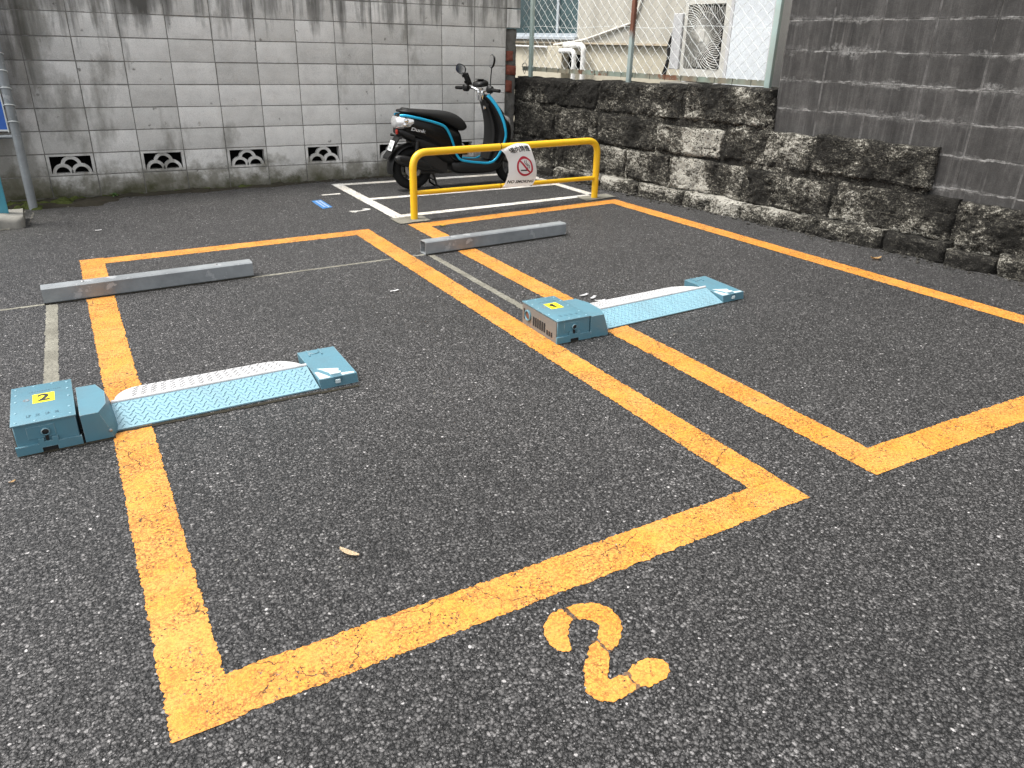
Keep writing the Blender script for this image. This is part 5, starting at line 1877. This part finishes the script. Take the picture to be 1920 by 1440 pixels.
# ------------------------------------------------------------------ left edge
def build_left_edge():
    px, py = -0.562, -0.36
    g = G(px, py)
    f = thing('panel_fence', (px, py, g), R(170), 'blue sheet panel on a galvanised pole at the left edge', 'fence')
    bm = bmesh.new()
    tube(bm, [(0, 0, -0.1), (0, 0, 2.2)], 0.036, 16)
    po = link('pole', bm, 'galv', f, smooth=60)
    for k in range(7):
        bm = bmesh.new()
        z = 0.74 + 0.135 * k
        tube(bm, [(0.041 * math.cos(q), 0.041 * math.sin(q), z + 0.012 * math.sin(q)) for q in [j * 2 * PI / 14 for j in range(14)]], 0.0045, 5, closed=True)
        link('wire_tie', bm, 'wire', po)
    bm = bmesh.new()
    tube(bm, [(0.03, 0, 0.622), (2.2, 0, 0.622)], 0.017, 12)
    link('lower_pipe', bm, 'galv', f, smooth=60)
    bm = bbox_bm(0.055, 2.2, 0.006, 0.010, 0.682, 2.15, 0)
    bp = link('blue_panel', bm, 'blue_sheet', f)
    bm = bmesh.new()
    box(bm, 0.046, 0.0545, -0.002, 0.014, 0.66, 2.15)
    box(bm, 0.055, 2.2, -0.002, 0.014, 0.668, 0.6815)
    link('panel_edge', bm, 'wire', bp)
    # concrete base block carrying the cyan post
    b = bmesh.new()
    rough_block(b, 0, 0.42, -0.1, 0.10, 0, 0.36, 0.025, 0.014, 44.0, 0.04)
    o = link('post_base_block', b, 'concrete', None, (-1.02, -1.17, G(-1, -1.1)), 0.05, smooth=50)
    tag(o, 'broken pale concrete base at the left edge under the cyan post', 'concrete base')
    bm = bbox_bm(-0.11, 0.0, -0.03, 0.03, 0, 2.0, 0.004, 2)
    o = link('cyan_post', bm, 'teal_post', None, (-0.705, -0.97, G(-0.7, -1.0) + 0.085), 0.05, smooth=40)
    tag(o, 'cyan painted steel post standing on the concrete base', 'post')

    # moss, dirt, weeds in the corner
    def clump(name, spots, mat, label, hmax):
        bm = bmesh.new()
        for (x, y, rx, ry, hz) in spots:
            nx = 16
            cen = bm.verts.new((x, y, G(x, y) + hz))
            rings = []
            for r_ in (0.35, 0.7, 1.0):
                rg = []
                for k in range(nx):
                    a = 2 * PI * k / nx
                    nn = 1 + 0.35 * noise.noise(Vector((x * 9 + math.cos(a) * 2, y * 9 + math.sin(a) * 2, r_)))
                    xx, yy = x + rx * r_ * nn * math.cos(a), y + ry * r_ * nn * math.sin(a)
                    hh = hz * (1 - r_ ** 2) * (1 + 0.6 * noise.noise(Vector((xx * 25, yy * 25, 3)))) - (0.01 if r_ == 1.0 else 0)
                    rg.append(bm.verts.new((xx, yy, G(xx, yy) + hh)))
                rings.append(rg)
            for k in range(nx):
                bm.faces.new((cen, rings[0][k], rings[0][(k + 1) % nx]))
                for a, b_ in zip(rings, rings[1:]):
                    bm.faces.new((a[k], b_[k], b_[(k + 1) % nx], a[(k + 1) % nx]))
        o = link(name, bm, mat, smooth=80)
        tag(o, label, kind='stuff')
    r2 = random.Random(5)
    clump('dirt', [(x, -0.05 + r2.uniform(-0.05, 0.02), r2.uniform(0.08, 0.2), r2.uniform(0.05, 0.11), r2.uniform(0.01, 0.03)) for x in [-1.4 + 0.11 * k for k in range(30)]] +
          [(-0.95 + 0.12 * k, -0.26 + r2.uniform(-0.12, 0.1), 0.16, 0.16, r2.uniform(0.015, 0.035)) for k in range(9)] +
          [(x, -0.03, 0.12, 0.05, 0.014) for x in [2.0 + 0.2 * k for k in range(12)]], 'soil', 'dark wet soil along the foot of the block wall', 0.03)
    clump('moss', [(-0.80 + r2.uniform(-0.25, 0.6), -0.22 + r2.uniform(-0.18, 0.16), r2.uniform(0.03, 0.10), r2.uniform(0.03, 0.08), r2.uniform(0.02, 0.045)) for k in range(26)] +
          [(r2.uniform(-0.2, 1.6), -0.035 + r2.uniform(-0.02, 0.01), r2.uniform(0.03, 0.09), r2.uniform(0.02, 0.035), r2.uniform(0.012, 0.03)) for k in range(26)] +
          [(4.5 + 0.1 * k + r2.uniform(-.05, .05), -0.28 - 0.10 * k, 0.13, 0.09, 0.03) for k in range(5)], 'moss', 'green moss in the left corner and along the wall foot', 0.04)
    o = link('kerb_patch', poly_bm([(-0.78, -1.20), (-0.58, -1.10), (-0.56, -0.52), (-0.30, -0.44), (-0.28, -0.36), (-0.62, -0.40), (-0.68, -1.02)], jit=0.012, h=0.006), 'patch')
    tag(o, 'crumbling mortar edge around the left corner', kind='structure')

    w = thing('weed', (0.115, -0.06, G(0.1, -0.06) + 0.015), 0, 'small green weed growing at the foot of the block wall', 'plant')
    for k in range(11):
        a = rnd.uniform(0, 2 * PI)
        L = rnd.uniform(0.04, 0.085)
        el = rnd.uniform(0.5, 1.2)
        bm = bmesh.new()
        d = Vector((math.cos(a) * math.cos(el), math.sin(a) * math.cos(el) - 0.1, math.sin(el)))
        sd_ = d.cross(Vector((0, 0, 1))).normalized()
        prev = None
        for i in range(6):
            f_ = i / 5
            c = d * (L * f_) + Vector((0, 0, -0.03 * f_ * f_))
            wd = 0.011 * math.sin(PI * min(0.98, f_ * 0.9 + 0.06))
            q = (bm.verts.new(c + sd_ * wd), bm.verts.new(c - sd_ * wd))
            if prev:
                bm.faces.new((prev[0], prev[1], q[1], q[0]))
            prev = q
        link('leaf', bm, 'weed', w)


def build_litter():
    def scrap(name, x, y, L, W, ang, mat, label, cat, curl=0.006, group=None, point=1.0):
        bm = bmesh.new()
        n = 8
        prev = None
        for i in range(n + 1):
            f = i / n
            w = W / 2 * (math.sin(PI * (0.06 + 0.88 * f)) ** 0.7 * point + (1 - point))
            u = -L / 2 + L * f
            zz = 0.006 + curl * (2 * f - 1) ** 2
            q = [bm.verts.new((u, s * w, zz + curl * 0.7 * abs(s))) for s in (-1, 0, 1)]
            if prev:
                for k in range(2):
                    bm.faces.new((prev[k], prev[k + 1], q[k + 1], q[k]))
            prev = q
        bmesh.ops.solidify(bm, geom=bm.faces[:], thickness=0.0012)
        o = link(name, bm, mat, None, (x, y, G(x, y)), ang, smooth=60)
        tag(o, label, cat, group)
    scrap('bark_chip', 0.424, -6.494, 0.075, 0.020, R(-56), 'straw', 'pale curled bark chip inside the bay marked 2', 'bark chip', 0.006)
    scrap('dry_leaf', 4.905, -4.90, 0.085, 0.035, R(-20), 'leaf', 'curled brown leaf on the asphalt near the stone wall', 'leaf', 0.012)
    scrap('yellow_leaf', 2.465, -2.56, 0.06, 0.026, R(-40), 'leaf_yellow', 'small yellow leaf behind the right wheel stop', 'leaf', 0.008)
    scrap('paper_scrap', 1.478, -4.062, 0.060, 0.020, R(12), 'paper', 'white paper scrap in the middle of bay 2', 'scrap', 0.003, point=0.3)
    for k, (x, y, a, lb) in enumerate(((2.495, -4.665, 15, 'white scrap farthest from the numbered lock 1'), (2.520, -4.730, 35, 'white scrap in the middle of three beside lock 1'), (2.525, -4.80, -8, 'white scrap touching the white leaf of lock 1'))):
        scrap('paper_scrap', x, y, 0.07, 0.022, R(a), 'paper', lb, 'scrap', 0.004, 'white scraps beside the lock marked 1', 0.4)
    scrap('orange_scrap', -0.505, -5.550, 0.022, 0.012, R(30), 'leaf', 'tiny orange scrap in front of the lock marked 2', 'scrap', 0.003)
    scrap('paper_scrap', -0.085, -1.52, 0.05, 0.022, R(10), 'paper', 'white scrap on the asphalt below the first vent', 'scrap', 0.003, point=0.4)
    # pale chips of aggregate lying loose
    bm = bmesh.new()
    r3 = random.Random(21)
    for k in range(80):
        x, y = r3.uniform(-0.9, 5.0), r3.uniform(-7.7, -0.3)
        s = r3.uniform(0.002, 0.005)
        if any(abs(x - q) < 0.13 for q in (-0.08, 1.85, 2.34, 4.5)) or abs(y + 6.86) < 0.15 or (0.7 < x < 1.05 and -7.4 < y < -6.95) or abs(y + 2.4) < 0.2:
            continue
        m = bmesh.ops.create_icosphere(bm, subdivisions=1, radius=s)
        for v in m['verts']:
            v.co = Vector((v.co.x * 1.3 + x, v.co.y + y, v.co.z * 0.7 + G(x, y) + s * 0.3)) + Vector((r3.uniform(-1, 1), r3.uniform(-1, 1), 0)) * s * 0.25
    o = link('gravel', bm, 'concrete')
    tag(o, 'loose pale stone chips scattered on the asphalt', kind='stuff')


def build_debris():
    bm = bmesh.new()
    r4 = random.Random(33)
    spots = []
    for k in range(260):
        s_ = r4.uniform(0.3, 6.6)
        spots.append(P0 + T * s_ + NN * (0.10 + abs(r4.gauss(0, 0.05))))
    for k in range(240):
        spots.append(Vector((r4.uniform(-0.9, 4.3), -0.02 - abs(r4.gauss(0, 0.05)), 0)))
    for p in spots:
        s_ = r4.uniform(0.004, 0.013) * (1.6 if r4.random() < 0.08 else 1)
        g = bmesh.ops.create_icosphere(bm, subdivisions=1, radius=s_)
        for v in g['verts']:
            v.co = Vector((v.co.x * r4.uniform(1.0, 1.5) + p.x, v.co.y + p.y, v.co.z * 0.7 + G(p.x, p.y) + s_ * 0.35)) + Vector((r4.uniform(-1, 1), r4.uniform(-1, 1), r4.uniform(-.5, .5))) * s_ * 0.3
    o = link('rubble', bm, 'stone_mortar')
    tag(o, 'crumbs of stone and grit along the feet of both walls', kind='stuff')


def build_contact_shade():
    """painted contact shade: dark ragged strips along the feet of stops and locks"""
    bm = bmesh.new()

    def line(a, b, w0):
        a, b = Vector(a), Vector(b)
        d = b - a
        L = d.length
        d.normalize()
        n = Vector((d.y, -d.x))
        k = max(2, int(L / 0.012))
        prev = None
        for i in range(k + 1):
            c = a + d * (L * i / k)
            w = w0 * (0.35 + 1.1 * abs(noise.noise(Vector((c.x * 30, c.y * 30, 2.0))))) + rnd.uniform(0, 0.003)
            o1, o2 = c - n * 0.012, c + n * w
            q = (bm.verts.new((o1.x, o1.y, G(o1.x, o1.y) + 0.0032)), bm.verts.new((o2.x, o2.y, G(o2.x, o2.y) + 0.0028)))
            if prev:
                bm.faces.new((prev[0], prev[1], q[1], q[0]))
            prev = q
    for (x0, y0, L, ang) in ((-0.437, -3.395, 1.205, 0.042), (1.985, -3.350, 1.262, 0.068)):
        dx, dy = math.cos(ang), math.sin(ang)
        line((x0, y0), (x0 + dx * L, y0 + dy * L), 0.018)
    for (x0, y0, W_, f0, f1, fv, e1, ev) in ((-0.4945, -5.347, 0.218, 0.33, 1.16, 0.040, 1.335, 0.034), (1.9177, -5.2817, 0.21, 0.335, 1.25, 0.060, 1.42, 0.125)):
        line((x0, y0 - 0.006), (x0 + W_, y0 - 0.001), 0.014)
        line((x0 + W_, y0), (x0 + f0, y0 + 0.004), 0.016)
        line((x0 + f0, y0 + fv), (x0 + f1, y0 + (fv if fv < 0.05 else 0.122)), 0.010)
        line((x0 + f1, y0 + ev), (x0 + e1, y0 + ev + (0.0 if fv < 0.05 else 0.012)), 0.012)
    o = link('contact_shade', bm, 'soil')  # contact shadow painted as dark strips in the soil colour
    tag(o, 'painted contact shade along the feet of the wheel stops and locks', kind='stuff')


build_ground()
build_block_wall()
build_pier()
build_stone_wall()
build_dark_wall()
build_house()
build_ac()
build_fence()
build_markings()
build_rail()
build_sign()
build_stops()
build_locks()
build_scooter()
build_left_edge()
build_litter()
build_debris()
build_contact_shade()
